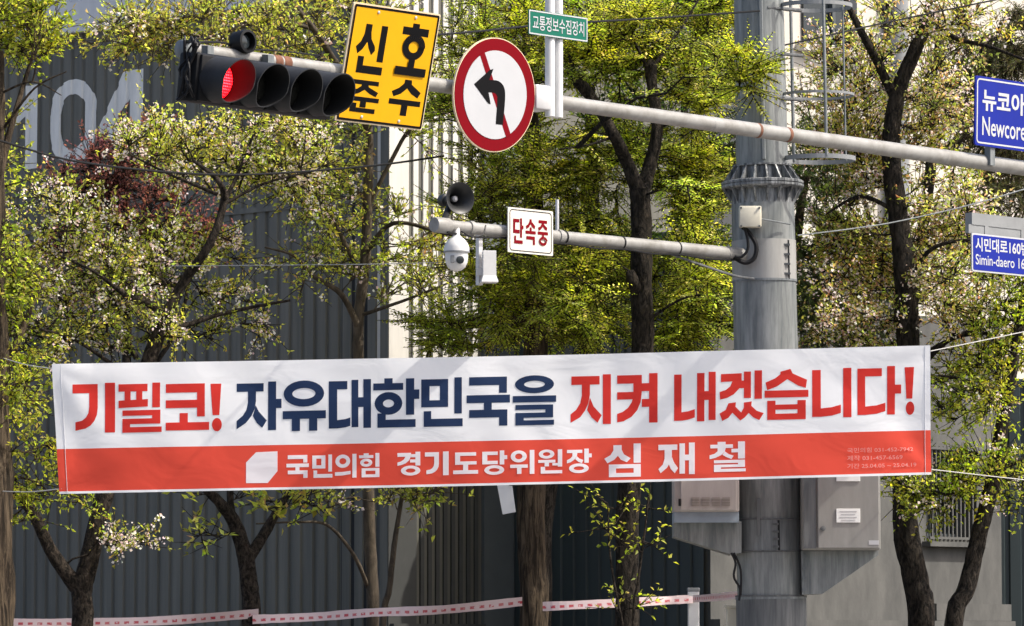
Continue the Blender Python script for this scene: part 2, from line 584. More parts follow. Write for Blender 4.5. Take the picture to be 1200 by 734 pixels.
u0, u1, z0, z1 = box_uz(117, 168, 84, 184)
W4 = u0 - u1
X4 = lambda a: u0 - W4 * a
Z4 = lambda b: z1 - (z1 - z0) * b
wall_num([[(X4(.62), Z4(0)), (X4(1.0), Z4(0)), (X4(1.0), Z4(1)), (X4(.70), Z4(1)), (X4(.70), Z4(.05))],
          [(X4(.55), Z4(0)), (X4(.70), Z4(0)), (X4(.70), Z4(.30)), (X4(.30), Z4(.64)), (X4(0), Z4(.64)), (X4(0), Z4(.60))],
          [(X4(0), Z4(.64)), (X4(1.18), Z4(.64)), (X4(1.18), Z4(.80)), (X4(0), Z4(.80))]])

# ---------------------------------------------------------------- louvred bay to the right of the siding
LN = V((math.cos(A43), -math.sin(A43), 0))         # the sunny face of the same corner, facing right
LU = V((math.sin(A43), math.cos(A43), 0))          # going right and away
LO = WO + LU * 0.012
bay = thing('louvred_bay', LO + LU * 0.8, 'pale louvred wall bay with upright cream slats beside the blue grey siding', 'building')
BAYL = 1.62
def bay_u(px, py=330):
    q = on_plane(px, py, LO, LN)
    return (q - LO).dot(LU)
ZS = on_plane(500, 480, LO, LN).z
def bbx(name, u0, u1, z0, z1, d0, d1, material):
    MB().box(LO + LU * (u0 + u1) / 2 + LN * (d0 + d1) / 2 + UPZ * (z0 + z1) / 2, u1 - u0, d1 - d0, z1 - z0, LU, LN, UPZ).build(name, material, bay)
bbx('backing_wall', 0, BAYL, 0, 9.2, -.6, -.16, mat('louvre_back', (0.012, 0.013, 0.014), 0.8))
bbx('pale_panel', 0, bay_u(479), ZS, 9.2, -.15, 0, M_SLAT)
for k in range(7):
    c = bay_u(487.5 + k * 11.6)
    bbx('slat', c - .032, c + .032, ZS + .002, 9.19, -.15, -.002, M_SLAT)
bbx('pilaster', bay_u(566), bay_u(602), 0, 9.2, -.15, .02, mat('pilaster_blue_grey', (0.11, 0.125, 0.13), 0.5, 0, var=0.2, vscale=2))
bbx('lower_panel', 0, bay_u(489), 0, ZS - .002, -.15, -.001, M_LOWER)
for k in range(8):
    c = bay_u(496 + k * 9.0)
    bbx('lower_slat', c - .023, c + .023, 0, ZS - .002, -.15, -.003, M_LOWER)
bbx('base_rail', .02, bay_u(565), 0, CAMZ + .22, 0.001, .05, M_LOWER)

# ---------------------------------------------------------------- annex on the right: rendered front, dark teal siding on its shaded return
TH = math.radians(45)
AD = V((math.cos(TH), math.sin(TH), 0))          # along the arms and the annex front, to the right and away
AN = V((math.sin(TH), -math.cos(TH), 0))         # the way the signs and the annex front face
CO = V((P(832, 500, 37.5).x, 37.5, 0))           # corner between front and return
RU = V((-math.sin(TH), math.cos(TH), 0))         # along the return, left and away
tw = thing('dark_shed', CO + RU * 1.4, 'dark teal corrugated metal shed wall behind the middle trees', 'building')
siding(tw, CO + RU * .05 - AD * .035, RU, -AD, 2.72, 0.0, 5.3, M_SIDINGD)
MB().box(CO + RU * 1.42 + AD * .43 + UPZ * 2.63, 2.68, .8, 5.26, RU, -AD, UPZ).build('wall', M_SIDINGD, tw)
CL = 4.08
cu_ = lambda px, py=600: (on_plane(px, py, CO, AN) - CO).dot(AD)
cz_ = lambda px, py: on_plane(px, py, CO, AN).z
CZ = cz_(1100, 372)
cb_ = thing('concrete_annex', CO + AD * 2.0, 'grey rendered annex wall with a barred window behind the leaning trunk', 'building')
w0, w1 = cu_(1086), cu_(1143)
wz0, wz1 = cz_(1115, 630), cz_(1115, 528)
def cbox(name, u0, u1, z0, z1, d0, d1, material, parent):
    """box on the annex front: d0..d1 metres in front of the wall face"""
    return MB().box(CO + AD * (u0 + u1) / 2 + AN * (d0 + d1) / 2 + UPZ * (z0 + z1) / 2, u1 - u0, d1 - d0, z1 - z0, AD, AN, UPZ).build(name, material, parent)
m = MB()
for (u0, u1, z0, z1) in ((0, w0, 0, CZ), (w1, CL, 0, CZ), (w0, w1, 0, wz0), (w0, w1, wz1, CZ)):
    m.box(CO + AD * (u0 + u1) / 2 - AN * .5 + UPZ * (z0 + z1) / 2, u1 - u0, 1.0, z1 - z0, AD, AN, UPZ)
m.build('wall', M_CONC, cb_)
zl, zl2 = cz_(1000, 727), cz_(1130, 708)
cbox('plinth', -.02, CL + .04, 0, zl, 0.002, .13, M_CONC, cb_)
cbox('plinth_step', cu_(1088), CL + .03, zl + .002, zl2, .002, .09, M_CONC, cb_)
wn = cbox('window', w0, w1, wz0, wz1, -.28, -.25, M_GLASS, cb_)
for (a, b, c, d) in ((w0, w0 + .04, wz0, wz1), (w1 - .04, w1, wz0, wz1), (w0 + .041, w1 - .041, wz0, wz0 + .04), (w0 + .041, w1 - .041, wz1 - .04, wz1),
                     (w0 + .041, w1 - .041, wz0 + .36, wz0 + .40)):
    cbox('window_frame', a, b, c, d, -.245, -.18, M_FRAME, wn)
for k in range(12):
    x = w0 + (w1 - w0) * (k + .5) / 12
    cbox('window_bar', x - .008, x + .008, wz0 - .03, wz1 + .03, .03, .046, M_BARS, wn)
for z in (wz0 - .01, (wz0 + wz1) / 2 + .1, wz1 + .01):
    cbox('bar_rail', w0 - .03, w1 + .03, z - .012, z + .012, .048, .066, M_BARS, wn)
cbox('sill', w0 - .07, w1 + .07, wz0 - .09, wz0 - .045, .002, .10, M_CONC, wn)
# teal hoarding beyond the annex
e = CO + AD * CL
tw2 = thing('teal_hoarding', V((e.x + 1.5, 41.2, 0)), 'dark teal metal hoarding beyond the corner of the grey annex', 'hoarding')
siding(tw2, V((e.x - .3, 41.2, 0)), V((1, 0, 0)), V((0, -1, 0)), 3.4, 0.0, CAMZ + 2.6, M_SIDINGD)

# cream building far behind at the upper right
KO = V((P(915, 200, 46).x, 46.0, 0))
cr = thing('cream_building', KO + AD * 4, 'tall sunlit cream building behind the right hand trees', 'building')
MB().box(KO + AD * 6 - AN * 2 + UPZ * 6.5, 12, 4, 13, AD, AN, UPZ).build('wall', M_CREAM, cr)
q = on_plane(1042, 30, KO, AN) + AN * .1
MB().tube([(q.x, q.y, 0.2), (q.x, q.y, 12.8)], 0.14, 10).build('downpipe', M_GREYP, cr, smooth=True)
for u in (.8, 5.6, 8.0, 10.4):
    for z in (2.2, 5.0, 8.8):
        c = KO + AD * u + UPZ * z
        wd = MB().box(c + AN * .01, .9, .05, 1.2, AD, AN, UPZ).build('window', M_GLASS, cr)
        MB().box(c + AN * .06, .05, .05, 1.2, AD, AN, UPZ).build('window_frame', M_FRAME, wd)
        MB().box(c + AN * .06 - UPZ * .66, 1.1, .14, .08, AD, AN, UPZ).build('sill', M_CREAM, wd)
# grey block behind the middle crowns
gb = thing('grey_block', (-1.0, 58, 0), 'tall grey block with rows of windows behind the middle crowns', 'building')
MB().box((-0.8, 61, 6.5), 8.4, 6.0, 13.0).build('wall', mat('grey_render', (0.34, 0.35, 0.36), 0.8, 0, var=0.2, vscale=1), gb)
for k in range(6):
    for j in range(3):
        x, z = -4.2 + k * 1.36, 3.0 + j * 3.3
        MB().box((x, 57.99, z), 0.8, 0.06, 1.5).build('window', M_GLASS, gb)

# ================================================================== LETTERING
# Glyphs in a 0..100 box, y downwards.  'r' rectangle, 'q' polygon, 'o' ring, 'c' thick polyline
R_ = lambda x0, y0, x1, y1: ('r', x0, y0, x1, y1)
Q_ = lambda *p: ('q', list(p))
O_ = lambda cx, cy, rx, ry, tx, ty: ('o', cx, cy, rx, ry, tx, ty)
C_ = lambda w, *p: ('c', w, list(p))
def sm(pts, n=4):
    """round a polyline (Catmull-Rom)"""
    out = []
    for i in range(len(pts) - 1):
        p0 = pts[max(i - 1, 0)]; p1 = pts[i]; p2 = pts[i + 1]; p3 = pts[min(i + 2, len(pts) - 1)]
        for k in range(n):
            t = k / n
            out.append(tuple(0.5 * ((2 * p1[a]) + (-p0[a] + p2[a]) * t + (2 * p0[a] - 5 * p1[a] + 4 * p2[a] - p3[a]) * t * t + (-p0[a] + 3 * p1[a] - 3 * p2[a] + p3[a]) * t ** 3) for a in (0, 1)))
    out.append(pts[-1])
    return out
G = {
 '기': [Q_((0, 2), (59, 2), (59, 50), (57, 64), (51, 76), (42, 85), (30, 91), (6, 95), (6, 78), (22, 75), (31, 69), (37, 60), (39, 48), (39, 20), (0, 20)), R_(76, 0, 100, 100)],
 '필': [R_(0, 2, 67, 17), R_(14, 17, 28, 35), R_(41, 17, 55, 35), Q_((0, 35), (68, 33), (68, 48), (0, 50)), R_(78, 0, 96, 50),
        R_(9, 55, 97, 66), R_(78, 66, 97, 72), R_(9, 72, 97, 83), R_(9, 83, 27, 89), R_(9, 89, 100, 100)],
 '코': [R_(0, 0, 90, 19), R_(72, 19, 90, 71), R_(0, 35, 72, 52), R_(32, 63, 51, 83), R_(0, 83, 100, 100)],
 '!': [Q_((0, 0), (92, 0), (76, 66), (18, 66)), ('e', 55, 86, 42, 14)],
 '자': [R_(0, 3, 60, 20), Q_((25, 20), (43, 20), (43, 40), (40, 56), (33, 70), (21, 84), (0, 97), (0, 80), (14, 69), (22, 57), (25, 43)),
        Q_((42, 48), (49, 61), (67, 80), (57, 95), (45, 85), (36, 70), (40, 58)), R_(70, 0, 88, 100), R_(88, 36, 100, 55)],
 '유': [O_(49, 26, 47, 26, 20, 15), R_(0, 60, 100, 76), R_(21, 76, 40, 100), R_(61, 76, 80, 100)],
 '대': [R_(0, 3, 20, 100), R_(20, 3, 44, 20), Q_((20, 83), (40, 81), (51, 78), (51, 95), (40, 98), (20, 100)), R_(54, 1, 70, 98), R_(82, 0, 100, 100), R_(70, 37, 82, 57)],
 '한': [R_(24, 0, 42, 11), R_(0, 10, 65, 24), O_(33, 51, 30, 23, 18, 15), R_(71, 1, 89, 75), R_(89, 24, 100, 43), R_(9, 71, 27, 100), R_(27, 84, 92, 100)],
 '민': [R_(0, 3, 65, 17), R_(0, 46, 65, 60), R_(0, 17, 20, 46), R_(45, 17, 65, 46), R_(80, 0, 98, 74), R_(6, 68, 24, 100), R_(24, 84, 100, 100)],
 '국': [R_(6, 0, 93, 17), R_(75, 17, 93, 33), R_(0, 37, 100, 53), R_(40, 53, 58, 67), R_(6, 67, 94, 83), R_(75, 83, 94, 100)],
 '을': [O_(50, 18, 45, 18, 21, 11), R_(0, 41, 100, 54), R_(6, 59, 93, 69), R_(75, 69, 93, 75), R_(6, 75, 93, 85), R_(6, 85, 25, 90), R_(6, 90, 95, 100)],
 '지': [R_(2, 3, 72, 20), Q_((28, 20), (48, 20), (48, 40), (44, 58), (36, 72), (24, 85), (0, 96), (0, 79), (14, 70), (24, 57), (28, 42)),
        Q_((48, 46), (57, 64), (77, 82), (67, 97), (52, 86), (41, 71), (45, 58)), R_(80, 0, 100, 100)],
 '켜': [Q_((0, 3), (61, 3), (61, 38), (58, 58), (50, 74), (36, 87), (16, 96), (0, 98), (0, 81), (14, 77), (27, 69), (36, 58), (40, 46), (40, 20), (0, 20)),
        R_(0, 37, 41, 52), R_(79, 0, 100, 100), R_(61, 20, 79, 36), R_(61, 52, 79, 68)],
 '내': [R_(0, 4, 18, 98), Q_((18, 81), (34, 79), (50, 75), (50, 92), (34, 96), (18, 98)), R_(55, 2, 73, 100), R_(83, 0, 100, 98), R_(73, 39, 83, 57)],
 '겠': [Q_((3, 6), (50, 5), (50, 22), (44, 36), (32, 47), (17, 54), (1, 57), (0, 42), (14, 38), (24, 31), (29, 21), (3, 22)), R_(44, 20, 57, 35), R_(55, 2, 71, 55), R_(79, 0, 96, 57),
        Q_((20, 65), (37, 63), (36, 72), (49, 84), (55, 74), (55, 64), (73, 62), (72, 71), (84, 81), (100, 86), (90, 100), (76, 94), (66, 85), (57, 94), (47, 100), (29, 84), (20, 94), (6, 100), (0, 85), (14, 78))],
 '습': [Q_((36, 5), (59, 0), (64, 9), (97, 22), (94, 38), (76, 33), (52, 20), (28, 34), (6, 41), (2, 26), (24, 18), (36, 10)), R_(0, 42, 100, 56), R_(6, 62, 25, 100), R_(75, 62, 94, 100), R_(25, 70, 75, 80), R_(25, 88, 75, 100)],
 '니': [R_(0, 3, 22, 98), Q_((22, 81), (50, 79), (73, 74), (73, 91), (50, 96), (22, 98)), R_(79, 0, 100, 100)],
 '다': [R_(0, 4, 18, 98), R_(18, 4, 56, 20), Q_((18, 81), (44, 79), (64, 74), (64, 91), (44, 96), (18, 98)), R_(68, 0, 86, 98), R_(86, 38, 100, 56)],
 '의': [O_(36, 30, 34, 28, 18, 15), Q_((0, 76), (36, 75), (72, 71), (72, 85), (36, 90), (0, 91)), R_(80, 0, 99, 100)],
 '힘': [R_(22, 0, 46, 8), R_(0, 8, 68, 20), O_(34, 39, 29, 17, 17, 11), R_(78, 0, 97, 57), R_(12, 62, 97, 73), R_(12, 88, 97, 100), R_(12, 73, 31, 88), R_(78, 73, 97, 88)],
 '경': [Q_((2, 4), (58, 4), (57, 20), (50, 36), (36, 48), (18, 55), (2, 58), (2, 44), (16, 40), (28, 32), (35, 20), (2, 20)), R_(76, 0, 96, 58), R_(58, 10, 76, 23), R_(54, 32, 76, 45), O_(56, 79, 40, 21, 20, 12)],
 '도': [R_(8, 3, 92, 18), R_(8, 18, 28, 42), R_(8, 42, 94, 56), R_(40, 56, 60, 80), R_(0, 80, 100, 96)],
 '당': [R_(0, 4, 62, 18), R_(0, 18, 20, 42), R_(0, 42, 62, 56), R_(70, 0, 88, 58), R_(88, 20, 100, 36), O_(48, 80, 40, 20, 19, 12)],
 '위': [O_(35, 26, 33, 25, 18, 13), R_(0, 60, 72, 74), R_(28, 74, 46, 99), R_(80, 0, 99, 100)],
 '원': [O_(34, 19, 32, 19, 17, 11), R_(0, 43, 70, 55), R_(26, 55, 44, 70), R_(80, 0, 98, 72), R_(58, 57, 80, 67), R_(10, 72, 28, 100), R_(28, 87, 98, 100)],
 '장': [R_(0, 4, 62, 17), Q_((22, 17), (42, 17), (40, 30), (30, 44), (16, 54), (0, 59), (0, 46), (14, 39), (22, 30)), Q_((40, 30), (50, 40), (66, 46), (60, 60), (44, 52), (33, 42)),
        R_(70, 0, 88, 58), R_(88, 20, 100, 36), O_(48, 80, 40, 20, 19, 12)],
 '심': [Q_((24, 4), (46, 4), (46, 18), (52, 32), (70, 44), (60, 56), (44, 48), (36, 36), (26, 48), (8, 58), (0, 44), (16, 34), (24, 20)), R_(78, 0, 97, 58), R_(12, 62, 97, 74), R_(12, 88, 97, 100), R_(12, 74, 31, 88), R_(78, 74, 97, 88)],
 '재': [R_(0, 5, 52, 22), Q_((17, 22), (37, 22), (37, 42), (33, 60), (24, 78), (6, 95), (0, 82), (12, 68), (17, 50)), Q_((37, 44), (43, 62), (54, 80), (45, 96), (34, 82), (29, 68)), R_(58, 2, 73, 98), R_(84, 0, 100, 100), R_(73, 38, 84, 56)],
 '철': [R_(22, 0, 44, 9), R_(2, 9, 64, 21), Q_((22, 21), (44, 21), (42, 32), (32, 44), (16, 53), (0, 57), (0, 44), (14, 39), (22, 31)), Q_((42, 32), (52, 41), (66, 47), (60, 58), (46, 51), (35, 43)), R_(78, 0, 97, 57), R_(60, 24, 78, 36),
        R_(12, 61, 97, 71), R_(78, 71, 97, 76), R_(12, 76, 97, 85), R_(12, 85, 31, 90), R_(12, 90, 99, 100)],
 '신': [Q_((22, 0), (42, 0), (42, 16), (46, 30), (60, 44), (62, 52), (52, 62), (40, 48), (34, 36), (22, 52), (8, 62), (0, 48), (14, 36), (21, 20)), R_(72, 0, 92, 74), R_(12, 66, 31, 100), R_(31, 84, 94, 100)],
 '호': [R_(38, 0, 60, 8), R_(8, 8, 92, 23), O_(50, 45, 36, 25, 20, 14), R_(40, 69, 60, 84), R_(0, 84, 100, 100)],
 '준': [R_(8, 0, 92, 14), Q_((38, 14), (60, 14), (62, 20), (94, 34), (88, 48), (66, 40), (50, 29), (32, 42), (10, 50), (2, 38), (26, 28), (38, 18)), R_(0, 52, 100, 66), R_(42, 66, 61, 84), R_(12, 72, 31, 100), R_(31, 86, 92, 100)],
 '수': [Q_((40, 0), (62, 0), (64, 12), (96, 32), (88, 48), (66, 38), (51, 24), (34, 40), (12, 50), (4, 36), (26, 24), (40, 10)), R_(0, 56, 100, 71), R_(41, 71, 61, 100)],
 '단': [R_(0, 4, 20, 60), R_(20, 4, 60, 17), R_(20, 46, 62, 60), R_(68, 0, 86, 76), R_(86, 28, 100, 42), R_(10, 70, 28, 100), R_(28, 87, 92, 100)],
 '속': [Q_((40, 0), (60, 0), (62, 10), (96, 26), (90, 38), (66, 30), (50, 19), (34, 32), (10, 40), (4, 28), (26, 20), (40, 8)), R_(42, 32, 60, 46), R_(0, 46, 100, 58), R_(8, 67, 92, 80), R_(73, 80, 92, 100)],
 '중': [R_(8, 0, 92, 12), Q_((38, 12), (60, 12), (62, 16), (94, 28), (88, 40), (66, 34), (50, 24), (32, 36), (10, 42), (2, 30), (26, 24), (38, 15)), R_(0, 45, 100, 57), R_(42, 57, 60, 66), O_(50, 82, 40, 18, 18, 11)],
}
def glyph_polys(ch, box):
    """box: x0, y0, x1, y1 in target 2D units (y0 = top, y1 = bottom)"""
    x0, y0, x1, y1 = box
    X = lambda x: x0 + (x1 - x0) * x / 100.0
    Y = lambda y: y0 + (y1 - y0) * y / 100.0
    out = []
    for s in G[ch]:
        if s[0] == 'r':
            out.append([(s[1], s[2]), (s[3], s[2]), (s[3], s[4]), (s[1], s[4])])
        elif s[0] == 'q':
            out.append(s[1])
        elif s[0] == 'o':
            out += ring(*s[1:], n=28)
        elif s[0] == 'e':
            out.append([(s[1] + s[3] * math.cos(2 * math.pi * k / 24), s[2] + s[4] * math.sin(2 * math.pi * k / 24)) for k in range(24)])
    return [[(X(p[0]), Y(p[1])) for p in poly] for poly in out]

def plate_text(parent, O, X, Y, N, s, x0, y0, x1, y1, material, bold=0.012, off=0.004, name='lettering'):
    """a word in the built-in font, fitted to the box x0..x1, y0 (bottom)..y1 (top) of the plate frame"""
    cu = bpy.data.curves.new('t', 'FONT')
    cu.body = s
    cu.offset = bold
    cu.resolution_u = 3
    ob = bpy.data.objects.new('t', cu)
    COL.objects.link(ob)
    me = bpy.data.meshes.new_from_object(ob.evaluated_get(bpy.context.evaluated_depsgraph_get()))
    vs = np.array([v.co[:] for v in me.vertices])
    fs = [tuple(p.vertices) for p in me.polygons]
    bpy.data.objects.remove(ob)
    bpy.data.curves.remove(cu)
    bpy.data.meshes.remove(me)
    a, b = vs.min(0), vs.max(0)
    out = []
    for p in vs:
        x = x0 + (p[0] - a[0]) / (b[0] - a[0]) * (x1 - x0)
        y = y0 + (p[1] - a[1]) / (b[1] - a[1]) * (y1 - y0)
        out.append((x, y))
    if callable(O):
        m = MB().add([O(x, y, off) for x, y in out], fs)
    else:
        m = MB().add([O + X * x + Y * y + N * off for x, y in out], fs)
    return m.build(name, material, parent)

def plate_glyph(parent, O, X, Y, N, ch, box, material, off=0.004):
    polys = glyph_polys(ch, box)
    vs, fs = flat_polys_to(lambda x, y, e: O + X * x + Y * y + N * (off + e), polys, [], [], 0.0002)
    return MB().add(vs, fs).build('letter', material, parent)

# ================================================================== BIG STEEL POLE
PY = 30.0
def pole_axis(py):                       # the pole leans a little
    return P(903.5 - (700 - py) * 0.0205, py, PY)
pole = thing('steel_pole', V((pole_axis(760).x, PY, 0)), 'thick galvanised steel utility pole with flanged collar and ladder cage', 'pole')
k = PY / F
def shaft(name, ya, yb, ra, rb, material, n=40, prof=None):
    A, B = pole_axis(ya), pole_axis(yb)
    ax = (B - A)
    L = ax.length
    pr = [(ra, 0), (rb, L)] if prof is None else prof(L)
    return MB().lathe(pr, A, ax, n).build(name, material, pole, smooth=True)
shaft('lower_shaft', 760 + 1.55 / k, 240, .238, .222, M_GALV)
shaft('upper_shaft', 241, -160, .186, .170, M_GALV)
shaft('wrap_sleeve', 330, 283, .2275, .2275, M_GALV_B)
shaft('sleeve_edge_band', 331.5, 329, .2305, .2305, M_GALV_D)
shaft('lower_sleeve', 698, 648, .2365, .236, M_GALV)
shaft('bracket_sleeve', 647, 609, .2375, .237, M_GALV_D)
shaft('dark_base_wrap', 860, 701, .2465, .2465, M_DARKWRAP)
shaft('base_wrap_rim', 702.5, 699.5, .2495, .2495, M_GALV_D)
# dark seams and bolts on the sleeves (they face the viewer)
def on_pole(py, ang, r):
    c = pole_axis(py)
    return c + V((math.sin(ang) * r, -math.cos(ang) * r, 0))
def seam(y0, y1, ang, r, w=0.016):
    a, b = on_pole(y0, ang, r), on_pole(y1, ang, r)
    m = MB().tube([a, b], w / 2, 6)
    m.build('seam', M_DARK, pole)
    for j in range(4):
        yy = y0 + (y1 - y0) * (j + .5) / 4
        MB().box(on_pole(yy, ang - 0.10, r + .006), .045, .02, .014).build('bolt', M_DARKWRAP, pole)
seam(329, 284, 0.80, .226)
seam(646, 611, 0.21, .236)
for y in (646.5, 699.0, 609.5):
    pts = [on_pole(y, a, .2385 if y < 690 else .248) for a in np.linspace(-2.2, 2.2, 30)]
    MB().tube(pts, 0.006, 5).build('hose_clamp', M_DARKWRAP, pole)
MB().box(on_pole(607, -0.38, .241), .02, .02, .26).build('strap', M_DARKWRAP, pole)
# flanged collar
col0 = pole_axis(240)
ax = (pole_axis(190) - col0).normalized()
hpx = lambda y: (240 - y) * k
MB().lathe([(.2225, 0), (.2235, hpx(224)), (.285, hpx(221.5)), (.292, hpx(220)), (.292, hpx(217.6)), (.284, hpx(217.2)), (.284, hpx(216.6)),
            (.292, hpx(216.2)), (.292, hpx(213.6)), (.280, hpx(212.6)), (.190, hpx(211)), (.1875, hpx(197)), (.210, hpx(195.6)), (.210, hpx(193.5)), (.1865, hpx(193))],
           col0, ax, 48).build('collar', M_COLLAR, pole, smooth=True, angle=30)
for j in range(18):
    a = 2 * math.pi * (j + .35) / 18
    d = V((math.sin(a), -math.cos(a), 0))
    t = V((math.cos(a), math.sin(a), 0))
    m = MB().prism([(.2236, hpx(238.5)), (.284, hpx(221.8)), (.2236, hpx(221.8))], col0 - t * .006, d, ax, .012)
    m.build('lower_rib', M_COLLAR, pole)
    m = MB().prism([(.189, hpx(211.2)), (.278, hpx(212.4)), (.208, hpx(195.8)), (.189, hpx(195.8))], col0 - t * .006, d, ax, .012)
    m.build('upper_rib', M_COLLAR, pole)
    MB().box(col0 + d * .2535 + ax * hpx(222.6), .022, .022, .014, d, t, ax).build('bolt', M_COLLAR, pole)
# ladder cage on the right of the pole
def hoop(py, name='cage_hoop', cx=.24, rx=.22, ry=.20, w=.022, dz=0.0):
    c = pole_axis(py) + V((.165, 0, 0))
    pts = []
    for a in np.linspace(-math.pi * .98, math.pi * .98, 41):
        x = cx * .9 + math.cos(a) * .26 + .02
        y = math.sin(a) * .22 - .02
        pts.append(c + V((x, y, dz)))
    m = MB()
    vs, fs = [], []
    for p in pts:
        for z in (-w, w):
            vs.append(p + V((0, 0, z)))
    for i in range(len(pts) - 1):
        fs.append((2 * i, 2 * i + 2, 2 * i + 3, 2 * i + 1))
    n0 = len(vs)
    c2 = c + V((cx * .9 + .02, -.02, 0))
    vs += [p + (V((c2.x, c2.y, p.z)) - p) * .035 for p in vs]
    fs += [tuple(n0 + i for i in f) for f in fs]
    m.add(vs, fs)
    m.build(name, M_GREYP, pole)
hoop(187, w=.016); hoop(112, w=.009); hoop(8, w=.014)
for (dx, dy, r, y0, y1) in ((.235, .14, .012, 187, -60), (.60, .08, .007, 187, -60), (.44, -.23, .0115, 187, -60)):
    c = pole_axis(187)
    MB().tube([pole_axis(y0) + V((dx, dy, 0)), pole_axis(y1) + V((dx, dy, 0))], r, 8).build('cage_bar', M_ALU if r > .015 else M_GALV_D, pole, smooth=True)
for y in (66, 13, 118):
    MB().tube([pole_axis(y) + V((.05, -.165, 0)), pole_axis(y) + V((.17, -.10, 0)), pole_axis(y) + V((.30, -.02, 0))], .012, 6).build('cage_clamp', M_DARKWRAP, pole)
MB().tube([pole_axis(190) + V((.0, -.192, 0)), pole_axis(-40) + V((.0, -.18, 0))], .016, 6).build('conduit', M_GALV_D, pole)

# lower outreach arm
lh = P(870, 301, PY).z
c0 = pole_axis(295)
c0 = V((c0.x, c0.y, lh)) - AD * .20
ltip = c0 - AD * 2.86
LA = lambda px: on_plane(px, 280, c0, AN)        # point of the lower arm's vertical plane seen at column px
def arm_pt(px, A, D):
    """point on the line A + t D seen in photo column px"""
    q = (px - 600.0) / F
    # solve X = q * Y * (approx. constant depth factor)
    t = (q * A.y / CP - A.x) / (D.x - q * D.y / CP)
    for _ in range(4):
        p = A + D * t
        d = p - V((0, 0, CAMZ))
        depth = d.y * CP + d.z * SP
        f = d.x / depth - q
        p2 = A + D * (t + .01); d2 = p2 - V((0, 0, CAMZ))
        f2 = d2.x / (d2.y * CP + d2.z * SP) - q
        t -= f * .01 / (f2 - f)
    return A + D * t
ltip = arm_pt(514, c0, AD)
m = MB().tube([ltip, ltip + (c0 - ltip) * .5, c0], [.040, .042, .046], 20)
m.build('outreach_arm', M_ARM, pole, smooth=True)
MB().lathe([(.048, -.012), (.052, 0), (.052, .11), (.046, .125)], ltip - AD * .03, AD, 20).build('arm_end_cap', M_ARM, pole, smooth=True)
for px in (551, 655, 853):
    q = arm_pt(px, c0, AD)
    MB().lathe([(.044, -.02), (.0485, -.018), (.0485, .018), (.044, .02)], q, AD, 20).build('arm_band', M_ARM, pole, smooth=True)
pts = [ltip + AD * (.05 + .28 * i) + AN * .03 - UPZ * (.046 + .012 * (i % 2)) for i in range(11)]
MB().tube(cat(pts, 4), .007, 6).build('arm_cable', M_RUBBER, pole)
for i in range(0, 10, 2):
    MB().lathe([(.0445, -.006), (.0475, -.005), (.0475, .005), (.0445, .006)], ltip + AD * (.05 + .28 * i), AD, 18, cap=False).build('cable_tie', M_RUBBER, pole)
# cable loop below the junction box
for j, (r, pp) in enumerate(((.016, [(870, 266), (877, 272), (886, 287), (884, 302), (874, 308), (862, 303), (858, 298)]),
                             (.010, [(872, 266), (876, 280), (876, 293), (869, 301), (861, 301)]))):
    pts = cat([P(x, y, 29.74 - j * .03) for x, y in pp], 6)
    MB().tube(pts, r, 8).build('cable_loop', M_RUBBER, pole, smooth=True)
MB().tube(cat([P(776, 294, 29.3), P(820, 310, 29.5), P(860, 323, 29.72), P(884, 327, 29.76)], 5), .009, 6).build('guy_rod', M_DARKWRAP, pole)
for (pp) in ([(857, 648), (862, 660), (860, 676), (867, 690), (866, 704)], [(860, 648), (868, 668), (868, 698)]):
    MB().tube(cat([P(x, y, 29.72) for x, y in pp], 5), .008, 6).build('dangling_cable', M_RUBBER, pole)

# cabinet brackets
bl = [(790, 613), (869, 611), (869, 648), (857, 650), (790, 629)]
def slab_px(pts, Y, d):
    """slab with the outline of the given pixels at distance Y, d metres thick going away"""
    q = [P(x, y, Y) for x, y in pts]
    n = len(q)
    vs = q + [p + V((0, d, 0)) for p in q]
    fs = [tuple(range(n - 1, -1, -1)), tuple(range(n, 2 * n))] + [(i, (i + 1) % n, n + (i + 1) % n, n + i) for i in range(n)]
    return MB().add(vs, fs)
slab_px(bl, 29.78, .40).build('bracket', M_GALV, pole)
slab_px([(939, 646), (1030, 645.5), (1029, 651), (964, 696), (940, 697)], 29.79, .40).build('bracket', M_GALV, pole)
for y in (652, 666, 678, 691):
    MB().box(P(943, y, 29.775), .022, .02, .022).build('bolt', M_GALV_D, pole)

# ------------------------------------------------ cabinets on the pole
def cabinet(name, label, x0, x1, ytop, ybot, Yf, depth, material):
    a, b = P(x0, ybot, Yf), P(x1, ytop, Yf)
    c = V(((a.x + b.x) / 2, Yf + depth / 2, (a.z + b.z) / 2))
    t = thing(name, V((c.x, c.y, a.z)), label, 'cabinet')
    MB().bbox(c, b.x - a.x, depth, b.z - a.z, b=.012).build('case', material, t, smooth=True)
    return t, a, b
cl, a, b = cabinet('equipment_cabinet', 'beige cabinet with four vents and bluish plinth bracketed to the steel pole', 790, 866, 478, 600, 29.62, .42, M_CAB2)
MB().bbox(V(((a.x + b.x) / 2 + .012, 29.612, (a.z + b.z) / 2)), b.x - a.x - .065, .03, b.z - a.z - .02, b=.006).build('door', M_CAB2, cl)
MB().box(V(((a.x + b.x) / 2, 29.84, a.z - .0365)), b.x - a.x - .004, .41, .071).build('plinth', M_CABB, cl)
for j in range(4):
    q = P(815 + j * 12, 588, 29.593)
    v = MB().box(q, .054, .008, .056).build('vent', M_VENT, cl)
    for z in range(5):
        MB().box(q + V((0, -.006, -.022 + z * .011)), .054, .006, .0035).build('louvre', M_CAB2, v)
for y in (589, 560, 520):
    MB().bbox(P(796.5, y, 29.59), .018, .03, .05, b=.004).build('hinge', M_RUBBER, cl)
